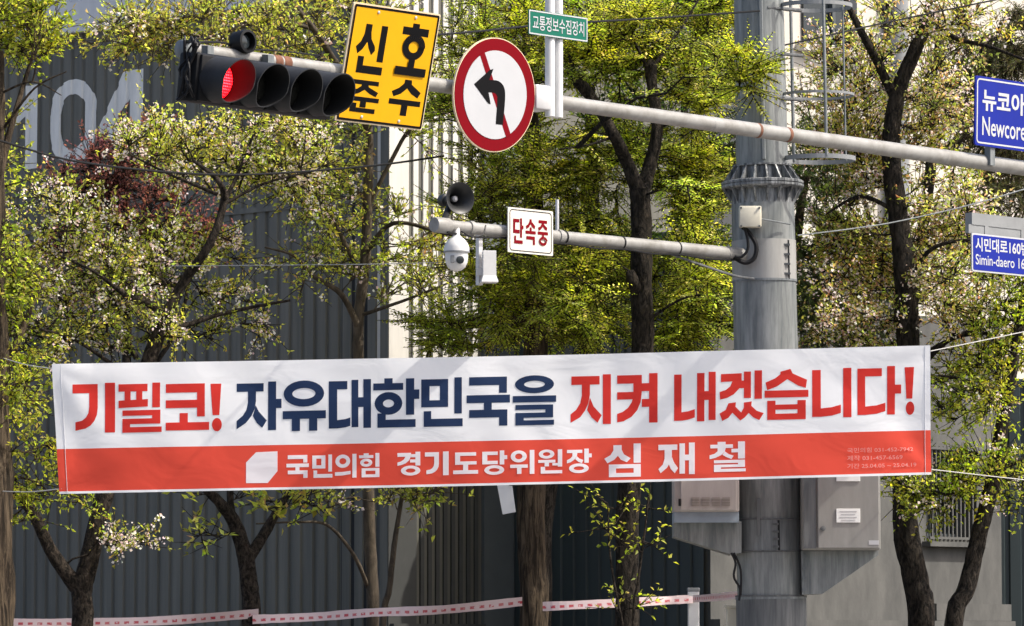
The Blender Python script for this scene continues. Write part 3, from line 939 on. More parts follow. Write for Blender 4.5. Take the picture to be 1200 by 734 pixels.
crb, a, b = cabinet('control_cabinet', 'plain grey cabinet with white sticker and round lock bracketed to the steel pole', 941, 1031, 470, 644.5, 29.60, .42, M_CAB)
MB().bbox(V((P(994, 600, 29.6).x, 29.59, (a.z + b.z) / 2)), P(1030, 600, 29.6).x - P(958, 600, 29.6).x, .03, b.z - a.z - .02, b=.006).build('door', M_CAB, crb)
MB().box(V((P(949, 600, 29.6).x, 29.596, (a.z + b.z) / 2)), .085, .012, b.z - a.z - .02).build('side_recess', M_DARKWRAP, crb)
s = MB().bbox(P(994, 604.5, 29.571), .165, .006, .096, b=.002).build('sticker', M_STICK, crb)
for j in range(4):
    MB().box(P(994, 599.5 + j * 3.4, 29.567), .12 - .02 * (j % 2), .002, .006).build('print_line', M_STICKT, s)
MB().bbox(P(994, 560, 29.571), .165, .006, .05, b=.002).build('sticker', M_STICK, crb)
MB().lathe([(.016, 0), (.018, .004), (.018, .012), (.010, .014)], P(964.5, 619.5, 29.575), V((0, -1, 0)), 16).build('lock', M_DARKWRAP, crb, smooth=True)
MB().box(P(1024, 636, 29.574), .07, .002, .03).build('rating_plate', M_STICKT, crb)
# small cream junction box on the pole
jb = thing('junction_box', P(879, 268, 29.72), 'small cream junction box strapped to the pole under its collar', 'junction box')
MB().bbox(P(879, 254.5, 29.72), .155, .10, .148, b=.008).build('case', M_BOXCREAM, jb, smooth=True)
MB().bbox(P(879, 254.5, 29.663), .145, .016, .138, b=.005).build('lid', M_BOXCREAM, jb, smooth=True)
for x in (868.5, 890):
    for y in (243.5, 265):
        MB().box(P(x, y, 29.652), .012, .01, .012).build('screw', M_DARKWRAP, jb)
MB().tube([P(892, 257, 29.70), P(905, 259, 29.72), P(926, 263, 29.80)], .006, 6).build('strap', M_GALV_D, jb)

# ================================================================== SIGNAL MAST AND ARM
TIP = P(213, 57.5, 23.9)
ADT = (AD - UPZ * .009).normalized()                # the arm rises slightly towards its tip
ARM_H = TIP.z
AT = lambda px: arm_pt(px, TIP, ADT)
mast_p = TIP + ADT * 9.1
mast = thing('signal_mast', V((mast_p.x, mast_p.y, 0)), 'pale steel mast with a long signal arm streaked by rust bands', 'mast')
MB().lathe([(.19, 0), (.19, .03), (.15, .031), (.10, ARM_H + .5)], V((mast_p.x, mast_p.y, 0)), UPZ, 24).build('mast', M_ARM, mast, smooth=True)
MB().tube([TIP, TIP + ADT * 3, TIP + ADT * 6.5, mast_p], [.041, .044, .050, .056], 24).build('signal_arm', M_ARM, mast, smooth=True)
MB().lathe([(.040, -.02), (.052, -.012), (.052, .06), (.048, .065)], TIP, AD, 20).build('arm_end_cap', M_GALV_D, mast, smooth=True)
for px, wd, mt in ((322.5, .05, M_RUST), (333, .05, M_RUST), (383, .02, M_ARM), (834, .02, M_ARM), (887, .016, M_RUST), (922, .022, M_RUST), (1106, .03, M_ARM)):
    q = AT(px)
    t = (q - TIP).length
    r = np.interp(t, [0, 3, 6.5, 9.1], [.041, .044, .050, .056]) + .0018
    MB().lathe([(r - .001, -wd / 2 - .004), (r, -wd / 2), (r, wd / 2), (r - .001, wd / 2 + .004)], q, AD, 24, cap=False).build('rust_band' if mt is M_RUST else 'joint_band', mt, mast, smooth=True)
# second short bracket arm for the street name sign
b0 = P(1135, 256.5, 29.05)
bz = b0.z
b1 = b0 + AD * ((mast_p - b0).dot(AD))
MB().box((b0 + b1) / 2, (b1 - b0).length, .06, .082, AD, AN, UPZ).build('name_sign_bracket', M_GREYP, mast)
MB().tube([V((b1.x, b1.y, bz)), V((mast_p.x, mast_p.y, bz))], .05, 10).build('bracket_stub', M_GREYP, mast)

# ------------------------------------------------ traffic signal head
YH = math.radians(49)
HD = V((math.cos(YH), math.sin(YH), 0))
HN0 = V((math.sin(YH), -math.cos(YH), 0))
LEAN = math.radians(7)
HU = (UPZ * math.cos(LEAN) + HN0 * math.sin(LEAN))
HN = (HN0 * math.cos(LEAN) - UPZ * math.sin(LEAN))
SPC = .272
head_c = P(314, 102.0, 24.12) - HN * .02         # middle of the front face
ts = thing('traffic_light', head_c - UPZ * .18, 'black four lamp horizontal traffic light with its red lamp lit', 'traffic light')
MB().bbox(head_c - HN * .075, 4 * SPC + .03, .28, .15, HD, HU, HN, b=.02).build('housing', M_BLACKPL, ts, smooth=True)
for j in range(4):
    c = head_c + HD * ((j - 1.5) * SPC)
    MB().bbox(c + HN * .004, SPC - .012, .265, .03, HD, HU, HN, b=.012).build('lamp_door', M_BLACKPL, ts, smooth=True)
    lm = mat('lens_red', (0.5, 0.004, 0.006), 0.3, emit=(1.0, 0.004, 0.008), estr=2.6) if j == 0 else mat('lens_dark', (0.015, 0.015, 0.013), 0.25)
    MB().lathe([(.114, 0), (.112, .008), (.10, .022), (.07, .034), (.035, .040), (.004, .042)], c + HN * .019, HN, 28).build('lens', lm, ts, smooth=True)
    # visor: tunnel, a little shorter below
    n = 40
    R0, R1 = .130, .128
    vs, fs = [], []
    for i in range(n + 1):
        a = 2 * math.pi * i / n
        d = HD * math.cos(a) + HU * math.sin(a)
        L = .195 + (.035 * math.sin(a) if math.sin(a) > 0 else -.075 * math.sin(a) ** 2)
        vs += [c + d * R0 + HN * .010, c + d * (R0 - .004) + HN * L, c + d * (R1 - .008) + HN * L, c + d * (R0 - .008) + HN * .010]
    fo, fi = [], []
    for i in range(n):
        for q in range(3):
            (fi if q == 2 else fo).append((4 * i + q, 4 * i + 4 + q, 4 * i + 5 + q, 4 * i + 1 + q))
    m = MB()
    m.add(vs, fo + fi)
    m.m = [0] * len(fo) + [1] * len(fi)
    m.build('visor', [M_VISOR, M_VISOR_IN], ts, smooth=True)
for j in (0.06, .62):
    q = head_c - HN * .10 + HD * (j * 2 - 1) * SPC * 1.6 + HU * .14
    MB().box(q + UPZ * .02, .05, .05, .06, HD, HN, UPZ).build('hanger', M_GALV_D, ts)
# LED dots of the lit lamp
M_LED = mat('led_red', (0.6, 0.01, 0.01), 0.4, emit=(1.0, 0.02, 0.03), estr=9.0)
c = head_c + HD * (-1.5 * SPC) + HN * .05
m = MB()
for i in range(-6, 7):
    for jj in range(-6, 7):
        x, y = i * .016, jj * .016
        if x * x + y * y < .10 ** 2:
            dz = .0125 - (x * x + y * y) * 2.6
            m.box(c + HD * x + HU * y + HN * dz, .007, .007, .006, HD, HU, HN)
o = m.build('led_dots', M_LED, ts)
o['kind'] = 'stuff'
# wiring at the left end of the head
for j in range(7):
    x0 = -2 * SPC - .025 - .015 * random.random()
    pts = [head_c + HD * (x0 + random.uniform(-.03, .03)) + HU * (.20 - .08 * i + random.uniform(-.02, .02)) - HN * random.uniform(.0, .10) for i in range(5)]
    pts = [TIP + AD * .03 + UPZ * .045 + AN * random.uniform(-.02, .04)] + pts
    MB().tube(cat(pts, 4), random.choice((.006, .009)), 6).build('wire', M_RUBBER, ts)
# round black vehicle detector on the arm
q = AT(281)
vd = thing('vehicle_detector', q + UPZ * .045, 'round black detector clipped on top of the arm above the red lamp', 'detector')
MB().lathe([(.030, -.05), (.062, -.045), (.068, 0), (.068, .05), (.054, .052), (.050, .0), (.02, -.01)], q + UPZ * .085 + AN * .02, HN0, 24).build('body', M_BLACKPL, vd, smooth=True)
MB().lathe([(.047, 0), (.04, .012), (.01, .018)], q + UPZ * .085 + AN * .03, HN0, 20).build('lens', M_GLASS, vd, smooth=True)
MB().box(q + UPZ * .03, .05, .07, .05, AD, AN, UPZ).build('clamp', M_BLACKPL, vd)
MB().tube(cat([q + UPZ * .05 - AN * .03, q + AD * -.12 + UPZ * .07, q + AD * -.3 + UPZ * .055, q + AD * -.42 + UPZ * .02], 5), .007, 6).build('cable', M_RUBBER, vd)
MB().tube(cat([q + UPZ * .05 + AD * .06, q + AD * .3 + UPZ * .066, q + AD * .62 + UPZ * .07], 5), .005, 6).build('cable', M_RUBBER, vd)

# ------------------------------------------------ yellow sign (leans forward over the arm)
def plate_frame(center, lean):
    U = UPZ * math.cos(lean) + AN * math.sin(lean)
    N = AN * math.cos(lean) - UPZ * math.sin(lean)
    return center, AD, U, N
def rrect(w, h, r, n=4):
    out = []
    for cx, cy, a0 in ((w / 2 - r, h / 2 - r, 0), (-w / 2 + r, h / 2 - r, 90), (-w / 2 + r, -h / 2 + r, 180), (w / 2 - r, -h / 2 + r, 270)):
        for i in range(n + 1):
            a = math.radians(a0 + 90 * i / n)
            out.append((cx + r * math.cos(a), cy + r * math.sin(a)))
    return out
def sheet(parent, name, fr, w, h, r, z, d, material, cx=0, cy=0):
    C, X, Y, N = fr
    return MB().prism([(x + cx, y + cy) for x, y in rrect(w, h, r)], C + N * z, X, Y, d).build(name, material, parent)
def frame_ring(parent, name, fr, w, h, r, t, z, material):
    C, X, Y, N = fr
    a, b = rrect(w, h, r), rrect(w - 2 * t, h - 2 * t, max(r - t, .002))
    n = len(a)
    vs = [C + X * p[0] + Y * p[1] + N * z for p in a + b]
    return MB().add(vs, [(i, (i + 1) % n, n + (i + 1) % n, n + i) for i in range(n)]).build(name, material, parent)

q = AT(443.5)
fr = plate_frame(q + UPZ * .050 + AN * .085, math.radians(13.5))
ys = thing('warning_sign', fr[0] - fr[2] * .35, 'square yellow sign with black Korean lettering leaning forward on the signal arm', 'sign')
SY = .70
sheet(ys, 'plate', fr, SY, SY, .012, -.012, .012, M_SIGNEDGE)
frame_ring(ys, 'border', fr, SY - .018, SY - .018, .01, .014, .004, M_SIGNBLK)
sheet(ys, 'face', fr, SY - .02, SY - .02, .01, .0008, .002, M_YEL)
for ch, bx in (('신', (-.285, .235, -.035, -.055)), ('호', (.045, .275, .295, -.035)), ('준', (-.285, -.095, -.035, -.285)), ('수', (.045, -.060, .300, -.275))):
    plate_glyph(ys, fr[0], fr[1], fr[2], fr[3], ch, bx, M_SIGNBLK, .0034)
for d in (-.15, .15):
    MB().box(q + AD * d + AN * .012, .05, .06, .13, AD, AN, UPZ).build('bracket', M_GALV_D, ys)

for x in (-.15, .15):
    for y in (-.31, .31):
        MB().lathe([(.009, .0), (.009, .004), (.005, .006)], fr[0] + fr[1] * x + fr[2] * y + fr[3] * .0029, fr[3], 12).build('rivet', M_ALU, ys)
# ------------------------------------------------ no left turn sign
q = AT(567.5)
fr = plate_frame(q + AN * .09 - UPZ * .027, math.radians(5))
C, X, Y, N = fr
RS = .345
ns = thing('no_left_turn_sign', C - Y * RS, 'round red and white no left turn sign mounted on the signal arm', 'sign')
MB().lathe([(RS, -.014), (RS, 0)], C, N, 64).build('plate', M_SIGNEDGE, ns)
disc = lambda r, z, d, name, mt: MB().lathe([(r, z), (r, z + d)], C, N, 64).build(name, mt, ns)
disc(RS - .006, .0005, .002, 'red_ring', M_SIGNRED)
disc(RS - .078, .003, .002, 'white_face', M_SIGNWHITE)
def flat_on(fr, poly, z, name, mt, parent):
    C, X, Y, N = fr
    polys = poly if isinstance(poly[0], list) else [poly]
    vs, fs = flat_polys_to(lambda x, y, e: C + X * x + Y * y + N * (z + e), polys, [], [], .0002)
    return MB().add(vs, fs).build(name, mt, parent)
a1 = math.radians(-61)
dx, dy = math.cos(a1), math.sin(a1)
flat_on(fr, [(-dx * .272 - dy * .022, -dy * .272 + dx * .022), (dx * .272 - dy * .022, dy * .272 + dx * .022), (dx * .272 + dy * .022, dy * .272 - dx * .022), (-dx * .272 + dy * .022, -dy * .272 - dx * .022)], .0058, 'slash', M_SIGNRED, ns)
out = [(.055, -.175), (.055, -.02), (.04, .035), (.005, .062), (-.06, .064)]
inn = [(-.06, .000), (-.01, .0), (.0, -.012), (.003, -.03), (.003, -.175)]
outc = sm([(.078, -.175), (.084, -.02), (.070, .050), (.020, .085), (-.06, .085)], 4)
innc = sm([(-.06, .010), (-.01, .010), (.012, -.005), (.018, -.04), (.018, -.175)], 4)
flat_on(fr, [outc + innc, [(-.060, .145), (-.060, -.055), (-.185, .048)], [(-.060, .145), (-.060, .085), (-.030, .155)], [(-.060, -.055), (-.060, .010), (-.036, -.06)]], .0064, 'arrow', M_SIGNBLK, ns)
MB().box(q + AN * .04, .08, .07, .14, AD, AN, UPZ).build('bracket', M_GALV_D, ns)

# ------------------------------------------------ traffic data unit: twin tube mast, green sign
q = AT(638)
du = thing('data_collector_mast', q - UPZ * .08, 'white twin tube upright carrying a small green sign above the signal arm', 'sign post')
for s, r in ((-.024, .030), (.030, .027)):
    MB().tube([q + AD * s * 1.4 + AN * .08 - UPZ * .11, q + AD * s * 1.4 + AN * .08 + UPZ * .95], r, 16).build('tube', M_WHITEP, du, smooth=True)
MB().bbox(q - AD * .10 + AN * .03, .15, .15, .15, AD, AN, UPZ, b=.012).build('clamp_box', M_ALU, du, smooth=True)
fr = plate_frame(q + AN * .118 + UPZ * .448, 0)
MB().box(q + AN * .10 + UPZ * .42, .12, .02, .05, AD, AN, UPZ).build('bracket', M_ALU, du)
gs = sheet(du, 'green_plate', fr, .515, .152, .006, -.004, .006, M_SIGNGREEN)
frame_ring(du, 'border', fr, .510, .147, .006, .008, .0035, M_SIGNWHITE)
plate_text(gs, fr[0], fr[1], fr[2], fr[3], '교통정보수집장치', -.225, -.045, .225, .045, M_SIGNWHITE, bold=.008, off=.0045)

# ------------------------------------------------ blue guide sign on the arm
L = AT(1141)
fr = plate_frame(L + AD * .52 + AN * .09 + UPZ * .335, math.radians(1.5))
bs = thing('blue_guide_sign', fr[0] - fr[2] * .24, 'large blue guide sign with white bilingual lettering standing on the signal arm', 'sign')
sheet(bs, 'plate', fr, 1.22, .475, .02, -.012, .012, M_SIGNBLUE)
frame_ring(bs, 'border', fr, 1.19, .445, .03, .011, .0015, M_SIGNWHITE)
plate_text(bs, *fr, '뉴코아', -.535, .005, -.07, .155, M_SIGNWHITE, bold=.03, off=.002)
plate_text(bs, *fr, 'Newcore', -.535, -.165, -.06, -.035, M_SIGNWHITE, bold=.012, off=.002)
for d in (-.4, .4):
    MB().box(fr[0] + AD * d - AN * .045 - UPZ * .16, .05, .05, .40, AD, AN, UPZ).build('bracket', M_GALV_D, bs)
# ------------------------------------------------ street name sign
L = b0 + AD * .02
fr = plate_frame(L + AD * .54 + AN * .06 - UPZ * .235, 0)
nsn = thing('street_name_sign', fr[0] - fr[2] * .13, 'narrow blue street name sign with white rim hanging from a grey bracket', 'sign')
sheet(nsn, 'plate', fr, 1.20, .262, .018, -.010, .010, M_SIGNWHITE)
sheet(nsn, 'face', fr, 1.178, .240, .012, .0008, .0012, M_SIGNBLUE)
plate_text(nsn, *fr, '시민대로160번길', -.565, .010, .10, .105, M_SIGNWHITE, bold=.022, off=.0032)
plate_text(nsn, *fr, 'Simin-daero 160beon-gil', -.565, -.105, .30, -.010, M_SIGNWHITE, bold=.008, off=.0032)
MB().box(fr[0] + UPZ * .165 - AN * .05, 1.18, .03, .06, AD, AN, UPZ).build('hanger_rail', M_GREYP, nsn)
for d in (-.4, .0, .4):
    MB().box(fr[0] + AD * d + UPZ * .12 - AN * .045, .04, .03, .16, AD, AN, UPZ).build('hanger', M_GREYP, nsn)

# ------------------------------------------------ things on the lower arm
LT = lambda px: arm_pt(px, c0, AD)
q = LT(612.5)
fr = plate_frame(q + AN * .075 + UPZ * .006, 0)
es = thing('enforcement_sign', fr[0] - fr[2] * .15, 'small square white sign with red Korean lettering on the lower arm', 'sign')
ew, eh = .425, .300
sheet(es, 'plate', fr, ew, eh, .008, -.008, .008, M_SIGNCREAM)
frame_ring(es, 'border', fr, ew - .028, eh - .024, .025, .006, .0012, M_SIGNBLK)
for i, ch in enumerate('단속중'):
    x = -.166 + i * .116
    plate_glyph(es, *fr, ch, (x, .082, x + .096, -.088), M_SIGNRED, .0022)
MB().box(q + AN * .03, .06, .08, .11, AD, AN, UPZ).build('bracket', M_GALV_D, es)
MB().tube([LT(653) + UPZ * .04, LT(653) + UPZ * .25], .012, 8).build('antenna', M_ALU, es)
# loudspeaker
q = LT(520)
lsx = thing('loudspeaker', q + UPZ * .05, 'black horn loudspeaker standing on the tip of the lower arm', 'loudspeaker')
hc = P(528, 234, 27.98)
HA = V((.52, -.85, -.02)).normalized()
MB().lathe([(.035, -.11), (.042, -.10), (.042, -.045), (.030, -.04), (.034, 0), (.045, .05), (.066, .09), (.098, .118), (.107, .122), (.107, .127), (.098, .125), (.06, .085), (.038, .045), (.028, .0)], hc, HA, 32, cap=False).build('horn', mat('horn_black', (.012, .013, .014), .45), lsx, smooth=True, angle=60)
MB().lathe([(.036, -.112), (.036, -.05)], hc, HA, 20).build('driver', M_GREYP, lsx, smooth=True)
MB().lathe([(.010, .03), (.020, .034), (.020, .06), (.008, .072)], hc, HA, 16).build('throat_plug', M_ALU, lsx, smooth=True)
MB().tube([hc - UPZ * .03, q + UPZ * .03], .022, 10).build('stand', M_BLACKPL, lsx)
# dome camera
q = LT(534)
dc = P(535, 296, q.y - .02)
dm = thing('dome_camera', dc - UPZ * .14, 'white speed dome camera hanging under the lower arm', 'camera')
MB().lathe([(.020, .175), (.022, .115), (.030, .105), (.055, .085), (.076, .055), (.083, .03), (.084, .004), (.080, .0)], dc, UPZ, 32).build('housing', M_WHITEP, dm, smooth=True)
MB().lathe([(.004, -.125), (.034, -.118), (.058, -.098), (.072, -.066), (.076, -.03), (.075, -.001)], dc, UPZ, 32).build('dome', M_WHITEP, dm, smooth=True)
MB().lathe([(.086, -.002), (.086, .007)], dc, UPZ, 32).build('trim_ring', M_GREYP, dm, smooth=True)
hd = V((.25, -.93, -.2)).normalized()
sdx = V((.93, .25, 0))
MB().lathe([(.026, .0), (.026, .012), (.020, .014)], dc - UPZ * .055 + V((.022, -.068, 0)), V((.42, -.9, -.1)), 20).build('lens', M_GLASS, dm, smooth=True)
MB().bbox(dc - UPZ * .05 + V((-.026, -.072, 0)), .026, .012, .052, b=.004).build('sensor_window', M_GREYP, dm)
MB().tube(cat([dc + UPZ * .14 + V((.03, 0, 0)), dc + UPZ * .10 + V((.10, -.02, 0)), dc + UPZ * .12 + V((.17, .05, 0)), dc + UPZ * .19 + V((.19, .12, 0))], 5), .005, 6).build('cable', M_RUBBER, dm)
# white antenna unit
q = LT(566)
an = thing('radio_unit', P(573, 333, q.y), 'white boxy radio unit on a short stem below the lower arm', 'radio unit')
MB().box(q - UPZ * .19 - AD * .015 - AN * .02, .035, .03, .36, AD, AN, UPZ).build('stem', M_ALU, an)
ac = P(573, 313, q.y - .05)
MB().lathe([(.058, .105), (.060, .10), (.061, -.06), (.072, -.085), (.078, -.098), (.078, -.104)], ac, UPZ, 4, X=V((.6, .8, 0)).normalized()).build('case', M_WHITEP, an)
MB().box(ac + V((-.05, .03, -.03)), .06, .03, .05).build('clamp', M_ALU, an)

# ================================================================== BANNER
BY = 28.5
TL, TR, BRc, BL = (61, 427), (1090, 405), (1091, 556.5), (69.5, 579)
def warp(u, v):
    x = u * 5.9; y = v * .87
    e = math.exp(-x / .35) + math.exp(-(5.9 - x) / .35)
    d = .014 * math.sin(x * 1.25 + .6) + .010 * math.sin(x * 2.9 - y * 3.0 + 1.3) + .0045 * math.sin(x * 6.1 + y * 5.5 + 2 * math.sin(x * .8)) \
        + .0022 * math.sin(x * 13 - y * 9 + 3 * math.sin(x * 1.7 + y))
    for cx, cy in ((0, .02), (0, .85), (5.9, .02), (5.9, .85)):
        rr = math.hypot(x - cx, y - cy)
        th = math.atan2(y - cy, abs(x - cx))
        d += .0055 * math.exp(-rr / .6) * min(rr / .25, 1) * math.sin(th * 8 + 1.2 * cx)
    d += e * .006 * math.sin(y * 11 + x * 4) + .012 * math.sin(math.pi * v) * math.sin(x * .9)
    return d
def bpt(u, v, off):
    px = (TL[0] * (1 - u) + TR[0] * u) * (1 - v) + (BL[0] * (1 - u) + BRc[0] * u) * v
    sag = 1.6 * math.sin(math.pi * u)
    py = (TL[1] * (1 - u) + TR[1] * u) * (1 - v) + (BL[1] * (1 - u) + BRc[1] * u) * v + sag * (1 - .3 * v)
    q = P(px, py, BY)
    return q + V((0, -warp(u, v) - off, 0))
def buv(px, py):
    u = (px - 65) / 1026.0
    for _ in range(6):
        yt = TL[1] * (1 - u) + TR[1] * u + 1.6 * math.sin(math.pi * u)
        yb = BL[1] * (1 - u) + BRc[1] * u + 1.1 * math.sin(math.pi * u)
        v = (py - yt) / (yb - yt)
        xl = TL[0] * (1 - v) + BL[0] * v
        xr = TR[0] * (1 - v) + BRc[0] * v
        u = (px - xl) / (xr - xl)
    return u, v
bn = thing('political_banner', V((bpt(.5, 1, 0).x, BY, bpt(.5, 1, 0).z)), 'wide white and red street banner with big Korean slogan tied across the pole', 'banner')
NU, NV = 190, 30
VR = (526.5 - 427) / 152.0
us = np.linspace(0, 1, NU + 1)
def cloth(name, v0, v1, nv, material):
    vs = [bpt(u, v0 + (v1 - v0) * j / nv, 0) for j in range(nv + 1) for u in us]
    fs = [(j * (NU + 1) + i, j * (NU + 1) + i + 1, (j + 1) * (NU + 1) + i + 1, (j + 1) * (NU + 1) + i) for j in range(nv) for i in range(NU)]
    return MB().add(vs, fs).build(name, material, bn, smooth=True, angle=80)
cloth('white_cloth', 0, VR, 20, M_CLOTHW)
cloth('red_cloth', VR, .982, 10, M_CLOTHR)
cloth('bottom_hem', .982, 1.0, 1, M_CLOTHW)
cutu = [i / NU for i in range(NU + 1)]
cutv = [VR * j / 20 for j in range(21)] + [VR + (.982 - VR) * j / 10 for j in range(1, 11)]
def banner_print(polys, name, material, off=.0015):
    pu = [[buv(*p) for p in poly] for poly in polys]
    vs, fs = flat_polys_to(lambda x, y, e: bpt(x, y, off + e), pu, cutu, cutv, .00004)
    return MB().add(vs, fs).build(name, material, bn, smooth=True, angle=80)
ROW1 = [('기', 85.6, 135.2, 449, 508, 'r'), ('필', 139.2, 190, 448.7, 507.6, 'r'), ('코', 194.7, 245.4, 449.6, 505, 'r'), ('!', 246.9, 260.6, 449.6, 506.2, 'r'),
        ('자', 277.5, 330, 447.2, 505, 'n'), ('유', 331.5, 382, 445.8, 505.6, 'n'), ('대', 385.4, 434.8, 444.6, 502.4, 'n'), ('한', 437.5, 491.4, 443, 501.5, 'n'),
        ('민', 493.7, 542.2, 442.3, 500.6, 'n'), ('국', 546.8, 597.6, 441.4, 499.7, 'n'), ('을', 601, 651.8, 439.4, 498.6, 'n'),
        ('지', 668.7, 716, 438.5, 497.7, 'r'), ('켜', 723.3, 770.7, 437.3, 496, 'r'), ('내', 790, 838.7, 436, 494.3, 'r'), ('겠', 843.3, 895, 434.3, 493.3, 'r'),
        ('습', 896, 947.3, 432.3, 492.3, 'r'), ('니', 951.7, 997.7, 431.3, 490, 'r'), ('다', 1004.7, 1056, 429, 487.7, 'r'), ('!', 1060, 1072, 430, 486.7, 'r')]
ROW2 = [('국', 335.8, 362, 533.6, 560.4), ('민', 366, 389.5, 533, 560), ('의', 392.5, 418, 532.2, 560), ('힘', 420.8, 445.3, 531.3, 559.4),
        ('경', 465.2, 493.7, 529.8, 557.5), ('기', 498, 525.8, 529.5, 557.2), ('도', 531, 560.3, 529.5, 556.6), ('당', 565.2, 594.4, 528.2, 556.6), ('위', 597.9, 626.5, 527.6, 555.7),
        ('원', 630.8, 659.4, 526.8, 555), ('장', 664.4, 693.5, 526, 554.6), ('심', 708.3, 752.3, 520, 559), ('재', 771.7, 814.3, 519, 556), ('철', 831.7, 874.3, 517.7, 552.9)]
def skew_box(ch, x0, x1, y0, y1, mt):
    """the rows climb a little to the right, as the cloth does"""
    xm = (x0 + x1) / 2
    polys = [[(p[0], p[1] - (p[0] - xm) * .0218) for p in poly] for poly in glyph_polys(ch, (x0, y0, x1, y1))]
    return banner_print(polys, 'letter', mt)
for ch, x0, x1, y0, y1, c in ROW1:
    skew_box(ch, x0, x1, y0 + .4, y1 - .4, M_PRINTR if c == 'r' else M_PRINTN)
for ch, x0, x1, y0, y1 in ROW2:
    skew_box(ch, x0, x1, y0, y1, M_PRINTW)
lg = [(858, 447), (944, 443), (944, 522), (905, 570), (818, 571), (818, 488)]
banner_print([[(50 + x / 3.4286, 400 + y / 3.4286) for x, y in lg]], 'logo', M_PRINTW)
for s, x0, x1, y0, y1 in (('국민의힘 031-452-7942', 992.7, 1070, 524.0, 530.5), ('제작 031-457-6569', 992.7, 1057.5, 533.3, 539.8), ('기간 25.04.05 ~ 25.04.19', 992.7, 1073.5, 542.3, 549.0)):
    (ua, va), (ub_, vb) = buv(x0, y1 + .6), buv(x1, y0 - .6)
    plate_text(bn, lambda x, y, o: bpt(x, y - (x - ua) * .006, o + .0065), None, None, None, s, ua, va, ub_, vb, M_PRINTP, bold=.006, off=.0)
# seams along both ends
for px in (71.5, 1084):
    pts = [bpt(*buv(px + (y - 430) * .05 * (1 if px < 500 else 0), y), .0015) for y in np.linspace(428, 577, 18) - (22 if px > 500 else 0)]
    MB().tube(pts, .0016, 5).build('end_seam', mat('seam_thread', (.55, .56, .6), .8), bn)
# ropes
T1X = P(-14, 500, 31.2)
for (s, e) in ((bpt(0.0, .035, 0), V((T1X.x + .12, 31.1, P(-14, 421, 31.2).z))), (bpt(0.003, .96, 0), V((T1X.x + .12, 31.1, P(-14, 576.5, 31.2).z))),
               (bpt(1.0, .045, 0), V((mast_p.x - .11, mast_p.y, P(1330, 357, mast_p.y).z))), (bpt(1.0, .96, 0), V((mast_p.x - .11, mast_p.y, P(1330, 573, mast_p.y).z)))):
    mid = (s + e) / 2 - UPZ * .012
    MB().tube(cat([s, mid, e], 6), .0032, 6).build('rope', M_ROPE, bn)

# ================================================================== TREES
def unit(a):
    return a / np.maximum(np.linalg.norm(a, axis=-1, keepdims=True), 1e-9)

def fast_mesh(name, verts, tris, material, parent, colours=None, smooth=False):
    org = np.array(ORG[parent])
    me = bpy.data.meshes.new(name)
    nv, nt_ = len(verts), len(tris)
    me.vertices.add(nv)
    me.vertices.foreach_set('co', (verts - org).astype(np.float32).ravel())
    me.loops.add(nt_ * 3)
    me.loops.foreach_set('vertex_index', tris.astype(np.int32).ravel())
    me.polygons.add(nt_)
    me.polygons.foreach_set('loop_start', np.arange(0, nt_ * 3, 3, dtype=np.int32))
    me.update(calc_edges=True)
    if colours is not None:
        at = me.attributes.new('leaf_colour', 'FLOAT_COLOR', 'POINT')
        at.data.foreach_set('color', np.concatenate([colours, np.ones((nv, 1))], 1).astype(np.float32).ravel())
    if smooth:
        me.polygons.foreach_set('use_smooth', [True] * nt_)
    me.materials.append(material)
    o = bpy.data.objects.new(name, me)
    register(o, parent, ORG[parent])
    return o

def leaves_mesh(base, d, nrm, length, width, col, fold=0.18):
    s = unit(np.cross(nrm, d))
    n = unit(np.cross(d, s))
    L, W = length[:, None], width[:, None]
    tip = base + d * L - n * L * 0.12
    lf = base + d * L * .45 + s * W / 2 + n * W * fold
    rt = base + d * L * .45 - s * W / 2 + n * W * fold
    N = len(base)
    v = np.stack([base, rt, tip, lf], 1).reshape(-1, 3)
    i = np.arange(N)[:, None] * 4
    t = np.concatenate([i + [[0, 1, 2]], i + [[0, 2, 3]]], 1).reshape(-1, 3)
    return v, t, np.repeat(col, 4, 0)

def pick(colours, n):
    w_ = np.array([c[1] for c in colours], float)
    idx = RNG.choice(len(colours), n, p=w_ / w_.sum())
    c = np.array([c[0] for c in colours])[idx]
    return np.clip(c * RNG.uniform(.72, 1.28, (n, 1)) * RNG.uniform(.92, 1.08, (n, 3)), 0, 1)

def tubes3(paths, radii):
    """many thin 4-sided twigs at once"""
    vs, ts = [], []
    b = 0
    for pts, rad in zip(paths, radii):
        pts = np.asarray(pts)
        n = len(pts)
        t = unit(np.gradient(pts, axis=0))
        ref = np.array([0.3, 0.2, 1.0]) if abs(t[0, 2]) < .8 else np.array([1.0, .2, 0.1])
        a = unit(ref - t * (t @ ref)[:, None])
        c = np.cross(t, a)
        r = np.asarray(rad)[:, None]
        ringv = np.stack([pts + a * r, pts + c * r, pts - a * r, pts - c * r], 1)
        vs.append(ringv.reshape(-1, 3))
        for i in range(n - 1):
            for k_ in range(4):
                k2 = (k_ + 1) % 4
                p, q, r_, s = b + i * 4 + k_, b + i * 4 + k2, b + (i + 1) * 4 + k2, b + (i + 1) * 4 + k_
                ts.append((p, q, r_)); ts.append((p, r_, s))
        b += n * 4
    return np.concatenate(vs), np.array(ts)

